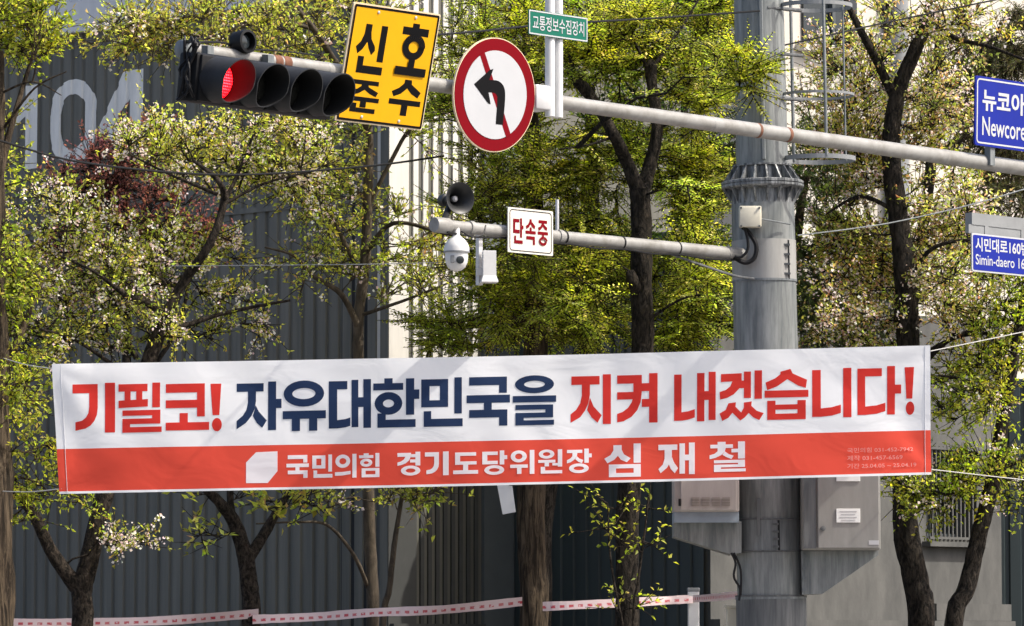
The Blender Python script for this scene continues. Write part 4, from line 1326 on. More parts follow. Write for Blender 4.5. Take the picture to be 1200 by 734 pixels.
def limb_tube(pts, rad, n=14, lump=.10):
    """tapering limb with an uneven surface"""
    c = cat([V(p) for p in pts], 6)
    rr = np.interp(np.linspace(0, len(rad) - 1, len(c)), np.arange(len(rad)), rad)
    m = MB().tube(c, list(rr), n)
    out = []
    for i, p in enumerate(m.v):
        ctr = c[min(i // n, len(c) - 1)]
        f = 1 + lump * (math.sin(p[2] * 7 + (i % n) * 1.3) * .6 + random.uniform(-.6, .6))
        out.append(tuple(ctr + (V(p) - ctr) * f))
    m.v = out
    return m, c

def tree(name, label, cat_, limbs, blobs, bark, leaf, blossom=None, group=None, root_z=BED):
    """limbs: lists of (px, py, Y, radius m); blobs: (px, py, Y, rx px, ry px, rY m, branches, twigs per branch)"""
    l3 = [[P(x, y, Y) for x, y, Y, r in lb] for lb in limbs]
    first = l3[0][0]
    t = thing(name, V((first.x, first.y, root_z)), label, cat_, group)
    nodes = []
    for i, lb in enumerate(limbs):
        pts = list(l3[i])
        rad = [r for *_, r in lb]
        if i == 0:
            pts = [V((first.x, first.y, root_z - .05))] + pts
            rad = [rad[0] * 1.25] + rad
        m, c = limb_tube(pts, rad)
        m.build('trunk' if i == 0 else 'limb', bark, t, smooth=True, angle=80)
        nodes += [tuple(p) for k_, p in enumerate(c) if i > 0 or k_ > len(c) * .4]
    nodes = np.array(nodes)
    paths, radii = [], []
    S, D, LN, BR = [], [], [], []
    bid = 0
    for (px, py, Y, rx, ry, rY, nb, ntw) in blobs:
        c = np.array(P(px, py, Y))
        kx = Y / F
        u = unit(RNG.normal(size=(nb, 3))) * (RNG.uniform(0, 1, (nb, 1)) ** .45)
        ends = c + u * np.array([rx * kx, rY, ry * kx])
        order = np.argsort(((ends - nodes.mean(0)) ** 2).sum(1))
        for e in ends[order]:
            dd = np.linalg.norm(nodes - e, axis=1) + .35 * np.maximum(nodes[:, 2] - e[2], 0) + RNG.uniform(0, .12, len(nodes))
            s = nodes[np.argmin(dd)]
            vec = e - s
            ln = np.linalg.norm(vec)
            if ln < .05: continue
            q = np.linspace(0, 1, 6)[:, None]
            jit = RNG.normal(size=(6, 3)) * ln * .035 * np.sin(np.pi * q)
            arch = np.array([0, 0, 1.0]) * ln * leaf.get('arch', .08) * np.sin(np.pi * q)
            pts = s + vec * q + jit + arch
            r0 = min(.005 + .010 * ln, .022) * leaf.get('twig', 1)
            paths.append(pts); radii.append(np.linspace(r0, .0025, 6))
            nodes = np.concatenate([nodes, pts[2:]], 0)
            k_ = RNG.uniform(.25, 1.0, ntw) ** .8
            base = s + vec * k_[:, None]
            j = np.clip((k_ * 5).astype(int), 0, 4)
            base = pts[j] + (pts[j + 1] - pts[j]) * (k_ * 5 - j)[:, None]
            dirv = unit(vec[None] / ln * .6 + RNG.normal(size=(ntw, 3)) * .6 * np.array(leaf.get('spread', (1, 1, .8))) + np.array([0, 0, leaf.get('lift', .25)]))
            BR.append(np.full(ntw, bid)); bid += 1
            S.append(base); D.append(dirv); LN.append(RNG.uniform(*leaf.get('twl', (.12, .34)), ntw))
    S, D, LN, BR = np.concatenate(S), np.concatenate(D), np.concatenate(LN), np.concatenate(BR)
    tone = RNG.uniform(.66, 1.30, (bid, 1)) * (1 + RNG.normal(size=(bid, 3)) * np.array([.06, .03, .10]))
    droop = leaf.get('droop', 0.0)
    q3 = np.array([0, .5, 1.0])
    for s, d, l in zip(S, D, LN):
        paths.append(s + d * l * q3[:, None] - np.array([0, 0, 1.0]) * (droop * l * q3 ** 2)[:, None])
        radii.append((.0045, .0032, .002))
    v, tr = tubes3(paths, radii)
    fast_mesh('branches', v, tr, bark, t, smooth=True)['kind'] = 'stuff'
    nl = leaf['per']
    N = len(S) * nl
    idx = np.repeat(np.arange(len(S)), nl)
    tt = RNG.choice([.3, .55, .8, 1.0], N) + RNG.normal(size=N) * .035
    if leaf['mode'] != 'broad':
        tt = np.tile(np.linspace(.05, 1.0, nl), len(S))
    pos = S[idx] + D[idx] * (LN[idx] * tt)[:, None] - np.array([0, 0, 1.0]) * (droop * LN[idx] * tt ** 2)[:, None]
    if leaf['mode'] == 'broad':
        d = unit(D[idx] * .5 + RNG.normal(size=(N, 3)) + np.array([0, 0, leaf.get('leaf_up', 0.1)]))
        nrm = unit(RNG.normal(size=(N, 3)) * .8 + np.array([0, -.25, .9]))
    elif leaf['mode'] == 'pinnate':
        up0 = unit(RNG.normal(size=(len(S), 3)) * .35 + np.array([0, -.15, 1.0]))[idx]
        side = unit(np.cross(D[idx], up0)) * np.where(np.arange(N) % 2 == 0, 1, -1)[:, None]
        d = unit(side + D[idx] * .55 + RNG.normal(size=(N, 3)) * .15)
        nrm = up0 + RNG.normal(size=(N, 3)) * .2
    else:
        r = RNG.normal(size=(N, 3))
        side = unit(r - D[idx] * (r * D[idx]).sum(1, keepdims=True))
        d = unit(side + D[idx] * .8)
        nrm = RNG.normal(size=(N, 3))
    ll = RNG.uniform(*leaf['len'], N)
    if leaf['mode'] == 'pinnate':
        ll *= np.sin(np.pi * np.clip(tt * .85 + .12, 0, 1)) * .7 + .35
    ww = ll * leaf['asp'] * RNG.uniform(.85, 1.15, N)
    cols = np.clip(pick(leaf['col'], N) * tone[BR[idx]], 0, 1)
    v, tr, cc = leaves_mesh(pos, d, nrm, ll, ww, cols)
    o = fast_mesh('crown', v, tr, leaf.get('mat', M_LEAF), t, cc)
    o['kind'] = 'stuff'
    if blossom:
        pb = np.clip((RNG.uniform(0, 1, bid) < .62) * RNG.uniform(.4, 2.6, bid) * blossom['frac'], 0, 1)
        pk = np.nonzero(RNG.uniform(0, 1, len(S)) < pb[BR])[0]
        nb = len(pk)
        per = blossom['per']
        ix = np.repeat(pk, per)
        ctr = S[ix] + D[ix] * (LN[ix] * np.repeat(RNG.uniform(.1, 1, nb), per))[:, None] + RNG.normal(size=(nb * per, 3)) * blossom['spread']
        d = unit(RNG.normal(size=(nb * per, 3)))
        nr = unit(RNG.normal(size=(nb * per, 3)) + np.array([.2, -.5, .4]))
        ll = RNG.uniform(*blossom['len'], nb * per)
        v, tr, cc = leaves_mesh(ctr - d * ll[:, None] / 2, d, nr, ll, ll * .95, pick(blossom['col'], nb * per), .1)
        o = fast_mesh('blossoms', v, tr, M_PETAL, t, cc)
        o['kind'] = 'stuff'
    return t

FRESH = [((.30, .34, .045), 5), ((.40, .41, .07), 4), ((.18, .23, .03), 2.5), ((.42, .36, .10), 1)]
FEATH = [((.30, .34, .045), 5), ((.40, .42, .075), 4), ((.19, .23, .03), 2.5), ((.46, .42, .15), 1.0)]
YELLOWG = [((.45, .46, .10), 5), ((.37, .41, .07), 4), ((.40, .29, .12), 1.1), ((.20, .22, .05), 1.8)]
COPPER = [((.46, .46, .12), 5), ((.50, .34, .16), 2.2), ((.28, .16, .09), 1.0), ((.30, .34, .07), 4)]
DEEPG = [((.035, .065, .016), 4), ((.06, .10, .02), 3), ((.09, .12, .02), 1.5)]
PLUM = [((.21, .085, .07), 4), ((.27, .12, .09), 3), ((.15, .06, .05), 3)]
OLIVE = [((.105, .105, .035), 4), ((.07, .08, .028), 4), ((.16, .13, .05), 2)]
PETALS = [((.78, .69, .65), 5), ((.82, .77, .73), 3.5), ((.76, .57, .55), 2.2)]
broad = lambda col, per=7, ln=(.045, .08), asp=.5, **k_: dict(mode='broad', per=per, len=ln, asp=asp, col=col, **k_)
feather = lambda col, per=16, ln=(.028, .050), asp=.44, **k_: dict(mode='pinnate', per=per, len=ln, asp=asp, col=col, twl=(.16, .34), lift=.05, spread=(1, 1, .35), **k_)
flower = lambda frac, per=9, spread=.022, ln=(.016, .032): dict(frac=frac, per=per, spread=spread, len=ln, col=PETALS)

# far left: thick trunk, green crown along the left edge
tree('street_tree', 'thick rough trunk with a bright green crown tied to the banner rope', 'tree',
     [[(-12, 734, 31.2, .18), (-13, 560, 31.2, .17), (-16, 380, 31.2, .15), (-14, 200, 31.2, .12), (-8, 60, 31.2, .08)],
      [(-13, 470, 31.2, .05), (20, 400, 31.4, .028), (50, 330, 31.5, .012)],
      [(-10, 260, 31.2, .04), (10, 160, 31.3, .025), (40, 60, 31.4, .010)],
      [(5, 150, 31.2, .012), (40, 104, 31.0, .008), (78, 84, 30.9, .004)], [(0, 110, 31.2, .010), (38, 96, 31.0, .007), (72, 112, 30.9, .003)]],
     [(25, 40, 31.4, 52, 60, .7, 40, 12), (-4, 180, 31.4, 20, 70, .6, 9, 10), (15, 330, 31.4, 35, 70, .7, 22, 11), (20, 470, 31.4, 40, 70, .6, 22, 10),
      (80, 560, 31.6, 50, 40, .5, 16, 9), (25, 600, 31.4, 40, 45, .5, 8, 8)],
     M_META, broad(FRESH, 9, (.028, .052), .5))
# cherry behind the left half of the banner
tree('cherry_tree', 'dark forked cherry tree in white blossom behind the left end of the banner', 'tree',
     [[(97, 734, 32.4, .082), (95, 692, 32.4, .08), (104, 660, 32.4, .076), (120, 590, 32.4, .066), (150, 490, 32.5, .062), (178, 412, 32.6, .058), (197, 368, 32.6, .05), (216, 330, 32.6, .038), (246, 285, 32.5, .032), (262, 238, 32.5, .028), (256, 212, 32.4, .022), (226, 188, 32.4, .012)],
      [(92, 690, 32.4, .065), (62, 650, 32.3, .05), (38, 600, 32.2, .044), (5, 556, 32.1, .036), (-20, 500, 32.0, .026)],
      [(197, 372, 32.6, .036), (172, 354, 32.4, .032), (148, 346, 32.3, .024), (110, 318, 32.3, .012), (70, 300, 32.3, .008)],
      [(262, 238, 32.5, .02), (276, 210, 32.6, .015), (300, 150, 32.7, .008)],
      [(255, 228, 32.5, .016), (200, 205, 32.5, .010), (150, 180, 32.5, .006)],
      [(262, 240, 32.5, .014), (310, 215, 32.6, .010), (370, 200, 32.7, .006)],
      [(180, 395, 32.7, .024), (260, 368, 32.9, .016), (340, 352, 33.0, .009)],
      [(160, 450, 32.6, .02), (90, 400, 32.5, .012), (20, 380, 32.4, .007)]],
     [(120, 325, 32.9, 130, 55, .8, 52, 11), (210, 300, 33.0, 95, 50, .7, 32, 11), (60, 265, 32.8, 75, 55, .7, 24, 10), (165, 165, 32.9, 80, 28, .6, 12, 8),
      (270, 190, 33.0, 120, 55, .8, 56, 12), (60, 395, 32.8, 90, 25, .7, 24, 11), (280, 370, 33.1, 80, 40, .5, 14, 9), (140, 640, 32.2, 26, 10, .15, 6, 9), (340, 200, 33.0, 70, 50, .6, 24, 11), (150, 390, 32.7, 80, 25, .6, 16, 10)],
     M_CHERRY, broad(YELLOWG, 9, (.022, .044), .5), flower(.46, 9, .02, (.015, .030)))
# second cherry, whose upper boughs pass behind the traffic light
tree('cherry_tree', 'slender cherry tree whose upper boughs pass behind the traffic light', 'tree',
     [[(437, 734, 34.6, .052), (434, 640, 34.6, .05), (429, 540, 34.6, .05), (421, 450, 34.6, .046), (420, 380, 34.6, .044), (428, 300, 34.6, .042), (432, 200, 34.6, .04), (429, 110, 34.6, .036), (418, 40, 34.6, .03), (400, -40, 34.6, .022)],
      [(424, 100, 34.6, .034), (398, 80, 34.3, .03), (372, 40, 34.0, .026), (345, 5, 33.8, .02), (325, -30, 33.6, .014)],
      [(372, 36, 34.0, .018), (320, 24, 33.9, .015), (270, 36, 33.8, .011), (235, 48, 33.8, .007)],
      [(420, 385, 34.6, .028), (400, 345, 34.4, .024), (365, 322, 34.3, .018), (345, 300, 34.2, .012), (310, 290, 34.2, .006)],
      [(426, 330, 34.6, .02), (385, 250, 34.4, .018), (350, 215, 34.3, .012), (320, 200, 34.2, .006)],
      [(426, 300, 34.6, .022), (460, 262, 34.4, .018), (515, 272, 34.3, .014), (560, 285, 34.2, .008)],
      [(428, 250, 34.6, .02), (480, 150, 34.5, .016), (530, 100, 34.4, .010)],
      [(422, 370, 34.6, .016), (480, 350, 34.4, .012), (530, 330, 34.3, .007)],
      [(432, 690, 34.6, .020), (414, 650, 34.4, .016), (384, 616, 34.3, .012), (350, 612, 34.2, .009), (300, 614, 34.1, .006)]],
     [(270, 40, 34.1, 130, 42, .8, 60, 11), (360, 120, 34.5, 90, 60, .7, 34, 11), (170, 40, 34.0, 70, 32, .6, 22, 11), (380, 230, 34.6, 80, 60, .6, 28, 9), (490, 110, 34.7, 55, 90, .6, 34, 10),
      (370, 310, 34.5, 70, 60, .5, 18, 8), (490, 300, 34.6, 60, 90, .5, 34, 9), (430, 30, 34.5, 60, 40, .5, 16, 10), (400, 590, 34.3, 50, 14, .3, 6, 5)],
     M_SMOOTHB, broad(YELLOWG, 8, (.026, .052), .48, leaf_up=.4), flower(.14, 7, .022, (.018, .038)))
# small magnolia-like tree
tree('young_tree', 'small dark trunk forking low with sparse pale leaves above the barrier tape', 'tree',
     [[(294, 734, 33.6, .075), (292, 690, 33.6, .07), (288, 655, 33.6, .066), (276, 615, 33.6, .055), (258, 590, 33.5, .042), (240, 570, 33.4, .034), (215, 520, 33.3, .026), (200, 440, 33.3, .018)],
      [(292, 655, 33.6, .05), (312, 622, 33.7, .042), (330, 590, 33.8, .03), (360, 540, 33.9, .02), (385, 450, 34, .012)],
      [(276, 618, 33.6, .035), (270, 588, 33.6, .028), (272, 540, 33.6, .02), (290, 470, 33.6, .012)]],
     [(255, 588, 33.5, 30, 14, .3, 4, 5), (350, 590, 33.7, 40, 18, .3, 7, 5), (245, 632, 33.5, 26, 10, .3, 4, 4), (315, 600, 33.4, 30, 20, .3, 4, 5), (300, 500, 33.5, 120, 40, .5, 12, 6)],
     M_CHERRY, broad(YELLOWG, 5, (.05, .085), .45, leaf_up=.5))
tree('sapling', 'thin bare sapling leaning beside the slender cherry trunk', 'tree',
     [[(449, 734, 34.0, .026), (456, 690, 34.0, .024), (462, 640, 34.0, .022), (468, 600, 34.0, .018), (474, 560, 34.0, .014), (482, 480, 34, .008)]],
     [(476, 588, 33.9, 40, 16, .3, 9, 6), (505, 582, 33.9, 25, 12, .2, 5, 6)],
     M_SMOOTHB, broad(YELLOWG, 5, (.04, .07), .45, leaf_up=.4))
# feathery trees in the middle
tree('dawn_redwood', 'broad straight trunk with fibrous bark and feathery spring foliage', 'tree',
     [[(626, 734, 33.2, .112), (624, 650, 33.2, .113), (622, 560, 33.2, .108), (626, 440, 33.2, .100), (628, 330, 33.2, .088), (624, 200, 33.2, .070), (620, 80, 33.2, .052), (618, -60, 33.2, .035)],
      [(627, 300, 33.2, .03), (590, 270, 33.0, .022), (545, 262, 32.8, .010)],
      [(624, 190, 33.2, .028), (580, 150, 33.1, .020), (530, 130, 33.0, .010)],
      [(626, 380, 33.2, .026), (580, 370, 33.0, .016), (530, 380, 32.8, .008)]],
     [(600, 340, 33.3, 80, 65, .6, 52, 12), (550, 385, 33.2, 70, 30, .5, 24, 11), (590, 240, 33.4, 75, 50, .6, 36, 12), (560, 130, 33.5, 80, 75, .6, 42, 11), (590, 30, 33.6, 85, 50, .6, 48, 12), (690, 340, 33.6, 60, 60, .5, 30, 12),
      (600, 330, 32.6, 60, 75, .4, 42, 12), (600, 210, 32.6, 60, 60, .4, 34, 12), (610, 60, 32.6, 60, 70, .3, 28, 12), (520, 380, 32.8, 40, 30, .3, 10, 10)],
     M_META, feather(FEATH, arch=-.05))
tree('pollarded_tree', 'dark knobbly pollarded tree with a dense bright green crown left of the pole', 'tree',
     [[(735, 734, 32.2, .092), (735, 650, 32.2, .09), (737, 570, 32.2, .088), (746, 470, 32.2, .086), (753, 390, 32.2, .086), (752, 330, 32.2, .082), (751, 260, 32.2, .078), (750, 222, 32.2, .078)],
      [(750, 228, 32.2, .06), (735, 190, 32.2, .05), (720, 160, 32.1, .045), (700, 125, 32.1, .04), (675, 92, 32.0, .05), (668, 84, 32.0, .03)],
      [(752, 228, 32.2, .06), (763, 190, 32.3, .05), (770, 150, 32.3, .045), (764, 100, 32.4, .042), (763, 78, 32.4, .05), (763, 70, 32.4, .02)],
      [(749, 348, 32.2, .05), (741, 328, 32.1, .045), (738, 318, 32.1, .03)],
      [(675, 90, 32.0, .014), (660, 40, 31.9, .010), (650, -10, 31.8, .006)], [(764, 80, 32.4, .016), (800, 30, 32.5, .010), (830, -20, 32.6, .006)],
      [(764, 90, 32.4, .014), (740, 40, 32.3, .010), (720, -20, 32.2, .006)], [(770, 150, 32.3, .02), (815, 130, 32.2, .012), (850, 100, 32.1, .008)],
      [(720, 160, 32.1, .012), (690, 170, 32.0, .008), (655, 175, 31.9, .005)], [(753, 380, 32.2, .014), (800, 350, 32.1, .009), (845, 345, 32.0, .005)]],
     [(710, 45, 32.8, 90, 65, .6, 70, 13), (815, 60, 32.9, 70, 75, .6, 64, 13), (690, 190, 32.9, 65, 60, .6, 44, 12), (805, 205, 33.0, 65, 60, .5, 52, 12), (690, 280, 33.2, 65, 50, .5, 34, 12),
      (815, 330, 33.0, 55, 60, .5, 48, 12), (680, 385, 33.2, 65, 28, .5, 22, 12), (800, 390, 33.0, 60, 25, .5, 26, 11), (872, 92, 29.5, 28, 42, .15, 15, 12),
      (680, 330, 31.8, 38, 70, .3, 16, 12), (820, 290, 31.8, 32, 80, .3, 18, 12), (690, 60, 31.7, 40, 50, .3, 16, 12), (825, 100, 31.8, 32, 60, .3, 16, 12), (745, 30, 31.8, 50, 25, .3, 12, 12)],
     M_ZELK, feather(FEATH, arch=.05), None)
tree('leafy_shrub', 'sparse leafy shoots sprouting around the dark trunk under the banner', 'shrub',
     [[(742, 734, 31.8, .012), (748, 680, 31.8, .010), (756, 620, 31.8, .008), (760, 580, 31.8, .006)], [(730, 734, 31.8, .010), (716, 660, 31.8, .008), (712, 590, 31.8, .005)]],
     [(756, 632, 31.8, 22, 20, .2, 3, 4), (716, 605, 31.8, 18, 34, .2, 4, 4), (735, 705, 31.8, 24, 14, .2, 3, 4), (766, 600, 31.8, 16, 8, .2, 2, 5)],
     M_CHERRY, broad(FRESH, 6, (.034, .06), .45, leaf_up=.3))
# right: cherry with copper leaves
tree('cherry_tree', 'tall dark cherry trunk with coppery leaves and blossom right of the pole', 'tree',
     [[(1080, 734, 33.0, .105), (1072, 680, 33.0, .10), (1062, 620, 33.0, .098), (1060, 540, 33.0, .092), (1064, 440, 33.0, .09), (1062, 340, 33.0, .086), (1052, 250, 33.0, .078), (1044, 170, 33.0, .072), (1052, 110, 33.0, .062), (1072, 60, 33.0, .056), (1090, 10, 33.0, .05), (1105, -60, 33.0, .04)],
      [(1047, 112, 33.0, .04), (1028, 72, 32.9, .034), (1008, 35, 32.8, .028), (985, -10, 32.7, .02)],
      [(1086, 25, 33.0, .024), (1120, 45, 32.8, .02), (1160, 55, 32.6, .014), (1200, 70, 32.5, .01)],
      [(1062, 330, 33.0, .02), (1095, 290, 32.9, .016), (1150, 280, 32.8, .01)],
      [(1052, 250, 33.0, .02), (1010, 230, 33.0, .014), (970, 250, 33.1, .008)],
      [(1064, 450, 33.0, .025), (1110, 400, 32.8, .018), (1160, 390, 32.7, .010)]],
     [(1000, 300, 33.4, 55, 75, .6, 54, 12), (1000, 180, 33.4, 60, 60, .6, 46, 12), (1000, 80, 33.3, 60, 60, .6, 26, 10), (1100, 130, 33.4, 55, 60, .6, 36, 11), (1110, 260, 33.3, 65, 60, .6, 40, 11), (1000, 385, 33.1, 60, 25, .6, 18, 12),
      (1110, 350, 32.9, 60, 40, .6, 22, 11), (1140, 30, 32.7, 60, 40, .6, 16, 9), (1050, 30, 32.9, 50, 30, .6, 10, 9)],
     M_ZELK, broad(COPPER, 9, (.024, .046), .5), flower(.5, 9, .022, (.014, .030)))
tree('leaning_tree', 'dark trunk leaning right in front of the grey annex with pale leaves', 'tree',
     [[(1118, 734, 32.6, .072), (1132, 690, 32.6, .068), (1147, 630, 32.6, .064), (1162, 570, 32.6, .06), (1174, 500, 32.6, .052), (1186, 430, 32.6, .045), (1200, 350, 32.6, .036), (1216, 260, 32.6, .024)],
      [(1176, 490, 32.6, .02), (1140, 450, 32.5, .014), (1100, 440, 32.4, .008)], [(1164, 560, 32.6, .022), (1195, 540, 32.6, .014), (1225, 530, 32.6, .008)]],
     [(1140, 460, 32.5, 50, 40, .5, 26, 10), (1180, 400, 32.6, 45, 50, .5, 22, 10), (1185, 560, 32.5, 35, 50, .4, 18, 8), (1125, 560, 32.4, 40, 30, .4, 16, 9), (1185, 330, 32.6, 40, 40, .5, 18, 9), (1080, 585, 32.3, 45, 22, .4, 16, 9), (1060, 560, 32.3, 24, 30, .3, 9, 9)],
     M_ZELK, broad(FRESH, 9, (.027, .05), .48), flower(.16, 7, .02, (.014, .030)))
# conifers
tree('conifer', 'drooping olive green conifer behind the blue guide sign', 'tree',
     [[(1240, 734, 35.0, .14), (1238, 400, 35.0, .12), (1232, 100, 35.0, .10), (1226, -120, 35.0, .07)],
      [(1234, 160, 35, .03), (1190, 130, 34.7, .02), (1140, 170, 34.4, .008)], [(1232, 40, 35, .03), (1190, 30, 34.7, .02), (1130, 60, 34.4, .008)],
      [(1236, 260, 35, .03), (1190, 220, 34.7, .02), (1145, 240, 34.4, .008)], [(1230, -30, 35, .03), (1180, -20, 34.7, .02), (1120, 0, 34.4, .008)]],
     [(1170, 60, 34.6, 55, 60, .5, 34, 16), (1165, 160, 34.6, 50, 60, .5, 30, 16), (1170, 240, 34.6, 45, 40, .5, 22, 15), (1120, 110, 34.5, 35, 60, .4, 14, 14)],
     M_META, dict(mode='needle', per=26, len=(.025, .045), asp=.16, col=OLIVE, twl=(.18, .38), droop=.55, lift=-.1, arch=.12, mat=M_NEEDLE))
tree('conifer', 'dark evergreen conifer close behind the steel pole', 'tree',
     [[(906, 734, 35.6, .12), (910, 400, 35.6, .10), (930, 300, 35.6, .05), (945, 200, 35.6, .02)]],
     [(965, 330, 35.5, 50, 80, .5, 30, 15), (960, 200, 35.5, 45, 60, .5, 22, 14), (900, 330, 35.6, 50, 80, .4, 16, 14), (1010, 390, 35.4, 50, 40, .4, 14, 13), (850, 180, 35.8, 40, 70, .4, 16, 14)],
     M_META, dict(mode='needle', per=24, len=(.03, .05), asp=.22, col=DEEPG, twl=(.18, .36), droop=.3, lift=-.05, mat=M_NEEDLE))
# background crowns
tree('evergreen_tree', 'dense dark green tree filling the gap behind the pollarded tree', 'tree',
     [[(629, 734, 36.6, .12), (640, 560, 36.6, .11), (690, 400, 36.6, .08), (692, 100, 36.6, .04)], [(648, 540, 36.6, .07), (740, 500, 36.7, .07), (800, 400, 36.7, .06), (802, 120, 36.7, .03)]],
     [(690, 330, 36.5, 80, 90, .5, 34, 12), (800, 330, 36.6, 70, 90, .5, 34, 12), (760, 150, 36.6, 90, 90, .5, 36, 12), (690, 40, 36.6, 80, 50, .5, 20, 12), (830, 30, 36.6, 60, 50, .4, 14, 12)],
     M_ZELK, broad(DEEPG + [((.18, .21, .035), 4), ((.28, .30, .06), 4)], 9, (.035, .06), .5))
tree('red_leaf_plum', 'dark red leaved plum shrub in front of the painted numerals', 'tree',
     [[(98, 734, 36.4, .05), (108, 640, 36.4, .045), (140, 520, 36.4, .045), (150, 360, 36.4, .035), (140, 270, 36.4, .02)], [(160, 420, 36.4, .025), (110, 330, 36.2, .018), (90, 260, 36.2, .010)], [(165, 450, 36.4, .025), (210, 380, 36.3, .018), (225, 300, 36.3, .010)]],
     [(130, 225, 36.3, 70, 55, .5, 40, 13), (190, 270, 36.3, 80, 55, .5, 36, 12), (110, 310, 36.3, 75, 50, .5, 28, 12), (165, 175, 36.3, 50, 32, .4, 12, 10)],
     M_ZELK, broad(PLUM, 8, (.025, .045), .5))

tree('brown_tree', 'tangled brownish green tree behind the tall cherry trunk and blue signs', 'tree',
     [[(1076, 734, 36.0, .06), (1064, 600, 36.0, .058), (1066, 400, 36.0, .05), (1090, 200, 36.0, .045), (1100, 40, 36.0, .03)],
      [(1078, 380, 36, .03), (1020, 260, 36, .02), (990, 120, 36, .010)], [(1085, 300, 36, .03), (1140, 220, 36, .02), (1190, 150, 36, .010)], [(1075, 420, 36, .025), (1130, 390, 36, .016), (1180, 380, 36, .008)]],
     [(990, 150, 36.0, 60, 90, .4, 30, 10), (1000, 330, 36.0, 60, 70, .4, 30, 10), (1120, 330, 36.0, 70, 70, .4, 26, 10), (1150, 180, 36.0, 70, 70, .4, 26, 10), (1110, 60, 36.0, 80, 60, .4, 18, 9), (1150, 430, 36.0, 60, 40, .4, 12, 9)],
     M_ZELK, broad([((.22, .22, .06), 4), ((.16, .12, .06), 3), ((.28, .20, .09), 2), ((.12, .14, .04), 3)], 8, (.028, .05), .48), flower(.12, 7, .02, (.014, .028)))

# ================================================================== BARRIER TAPE, POST AND SMALL THINGS
def tape_mat():
    m = bpy.data.materials.new('barrier_tape')
    m.use_nodes = True
    t = m.node_tree
    b = t.nodes['Principled BSDF']
    b.inputs['Roughness'].default_value = .4
    uv = t.nodes.new('ShaderNodeUVMap')
    br = t.nodes.new('ShaderNodeTexBrick')
    br.inputs['Scale'].default_value = 1.0
    br.inputs['Color1'].default_value = (.52, .05, .07, 1)
    br.inputs['Color2'].default_value = (.60, .18, .18, 1)
    br.inputs['Mortar'].default_value = (.74, .58, .57, 1)
    br.inputs['Mortar Size'].default_value = .022
    br.inputs['Mortar Smooth'].default_value = .3
    br.inputs['Brick Width'].default_value = .075
    br.inputs['Row Height'].default_value = .06
    br.offset = .37
    t.links.new(uv.outputs[0], br.inputs['Vector'])
    n = t.nodes.new('ShaderNodeTexNoise')
    n.inputs['Scale'].default_value = 38
    t.links.new(uv.outputs[0], n.inputs['Vector'])
    r = t.nodes.new('ShaderNodeValToRGB')
    r.color_ramp.elements[0].position = .36
    r.color_ramp.elements[1].position = .46
    t.links.new(n.outputs[0], r.inputs[0])
    mx = t.nodes.new('ShaderNodeMixRGB')
    t.links.new(r.outputs[0], mx.inputs[0])
    t.links.new(br.outputs[0], mx.inputs[2])
    mx.inputs[1].default_value = (.74, .56, .56, 1)
    t.links.new(mx.outputs[0], b.inputs['Base Color'])
    return m
M_TAPE = tape_mat()
def tape(label, pts, h=11):
    """pts: (px, py of the middle, Y)"""
    c = cat([P(*p) for p in pts], 8)
    hh = h * pts[0][2] / F / 2
    vs, fs, uvs = [], [], []
    acc = 0
    for i, p in enumerate(c):
        if i: acc += (c[i] - c[i - 1]).length
        tw = .45 * math.sin(acc * 2.3) + .2 * math.sin(acc * 7)
        d = V((0, math.sin(tw), math.cos(tw))) * hh * random.uniform(.95, 1.03)
        vs += [p - d, p + d]
        uvs += [(acc, 0), (acc, hh * 2)]
    for i in range(len(c) - 1):
        fs.append((2 * i, 2 * i + 2, 2 * i + 3, 2 * i + 1))
    o = MB().add(vs, fs).build('barrier_tape', M_TAPE)
    ul = o.data.uv_layers.new(name='UVMap')
    for lp in o.data.loops:
        ul.data[lp.index].uv = uvs[lp.vertex_index]
    tag(o, label, 'tape', 'barrier tape strung between the trunks')
tape('red and white barrier tape between the thick left trunk and the small forked tree', [(0, 730, 33.4), (90, 730, 33.45), (200, 727, 33.5), (303, 719, 33.52)])
tape('red and white barrier tape from the small forked tree to the broad fibrous trunk', [(296, 726, 33.5), (370, 723, 33.5), (437, 718, 33.3), (520, 714.5, 33.1), (612, 705, 33.04)])
tape('red and white barrier tape between the broad fibrous trunk and the white post', [(636, 711, 33.04), (700, 708, 32.9), (760, 705, 32.9), (812, 702, 32.95)])
tape('short barrier tape running from the white post to the steel pole', [(812, 702, 32.9), (840, 700, 32.0), (868, 697, 30.4)], 9)
pw = thing('white_post', V((P(812, 734, 33.0).x, 33.0, BED)), 'short white square post holding the barrier tape', 'post')
a = P(812.5, 693, 33.0)
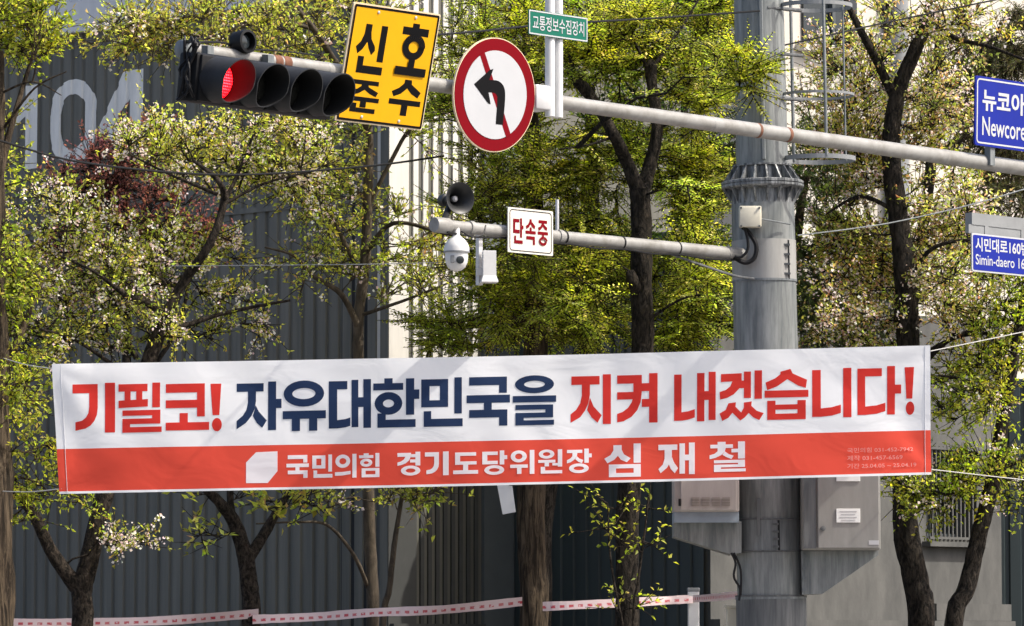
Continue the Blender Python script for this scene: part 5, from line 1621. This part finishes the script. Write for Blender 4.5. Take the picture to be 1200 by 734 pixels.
MB().bbox(V((a.x, 33.0, (a.z + BED) / 2)), .088, .088, a.z - BED, b=.008).build('shaft', M_WHITEP, pw)
MB().bbox(V((a.x, 33.0, a.z + .012)), .096, .096, .03, b=.006).build('cap', M_GREYP, pw)
g = thing('meter_box', V((P(859, 734, 30.4).x, 30.3, 0)), 'narrow cream meter box standing against the foot of the pole', 'meter box')
a = P(859, 713, 30.3)
MB().bbox(V((a.x, 30.3, a.z / 2)), .098, .12, a.z, b=.008).build('case', M_BOXCREAM, g)
MB().bbox(V((a.x, 30.3, a.z + .01)), .112, .14, .024, b=.005).build('lid', M_BOXCREAM, g)
# pale board hung on the broad trunk
sb = thing('small_board', P(593, 605, 33.0), 'pale tilted board hanging beside the broad fibrous trunk', 'board')
slab_px([(581, 560), (599, 560), (604.5, 600), (589, 603)], 33.02, .03).build('panel', M_PALE, sb)
MB().tube([P(597, 568, 33.0), P(612, 570, 33.1)], .006, 6).build('wire', M_RUBBER, sb)

def cable(label, pts, r=.008, material=None):
    o = MB().tube(cat([P(*p) for p in pts], 8), r, 6).build('overhead_cable', material or M_RUBBER)
    tag(o, label, 'cable', 'overhead cables')
cable('black overhead cable passing the painted numerals on the warehouse', [(-120, 128, 29.5), (0, 165, 30), (100, 191, 30.5), (260, 205, 31.3), (420, 196, 32.2), (520, 183, 33)], .008)
cable('black overhead cable passing behind the green sign to the pole', [(500, 42, 27.0), (560, 37, 27.4), (640, 29, 28), (760, 22, 29), (890, 13, 29.8)], .007)
cable('thin dark cable from the pole towards the narrow street name sign', [(935, 276, 30.1), (1000, 268, 30.6), (1060, 258, 31.2), (1160, 234, 31.8), (1300, 190, 32.5)], .005, M_GALV_D)
cable('thin dark cable from the top of the pole towards the tall right hand trunk', [(862, 66, 29.8), (960, 44, 30.2), (1060, 22, 30.8), (1240, -15, 31.5)], .006)
cable('thin pale wire stretched behind the traffic light and dome camera', [(200, 312, 31.6), (330, 311, 31.6), (470, 309, 31.7), (625, 303, 33.0)], .0032, M_GALV_D)
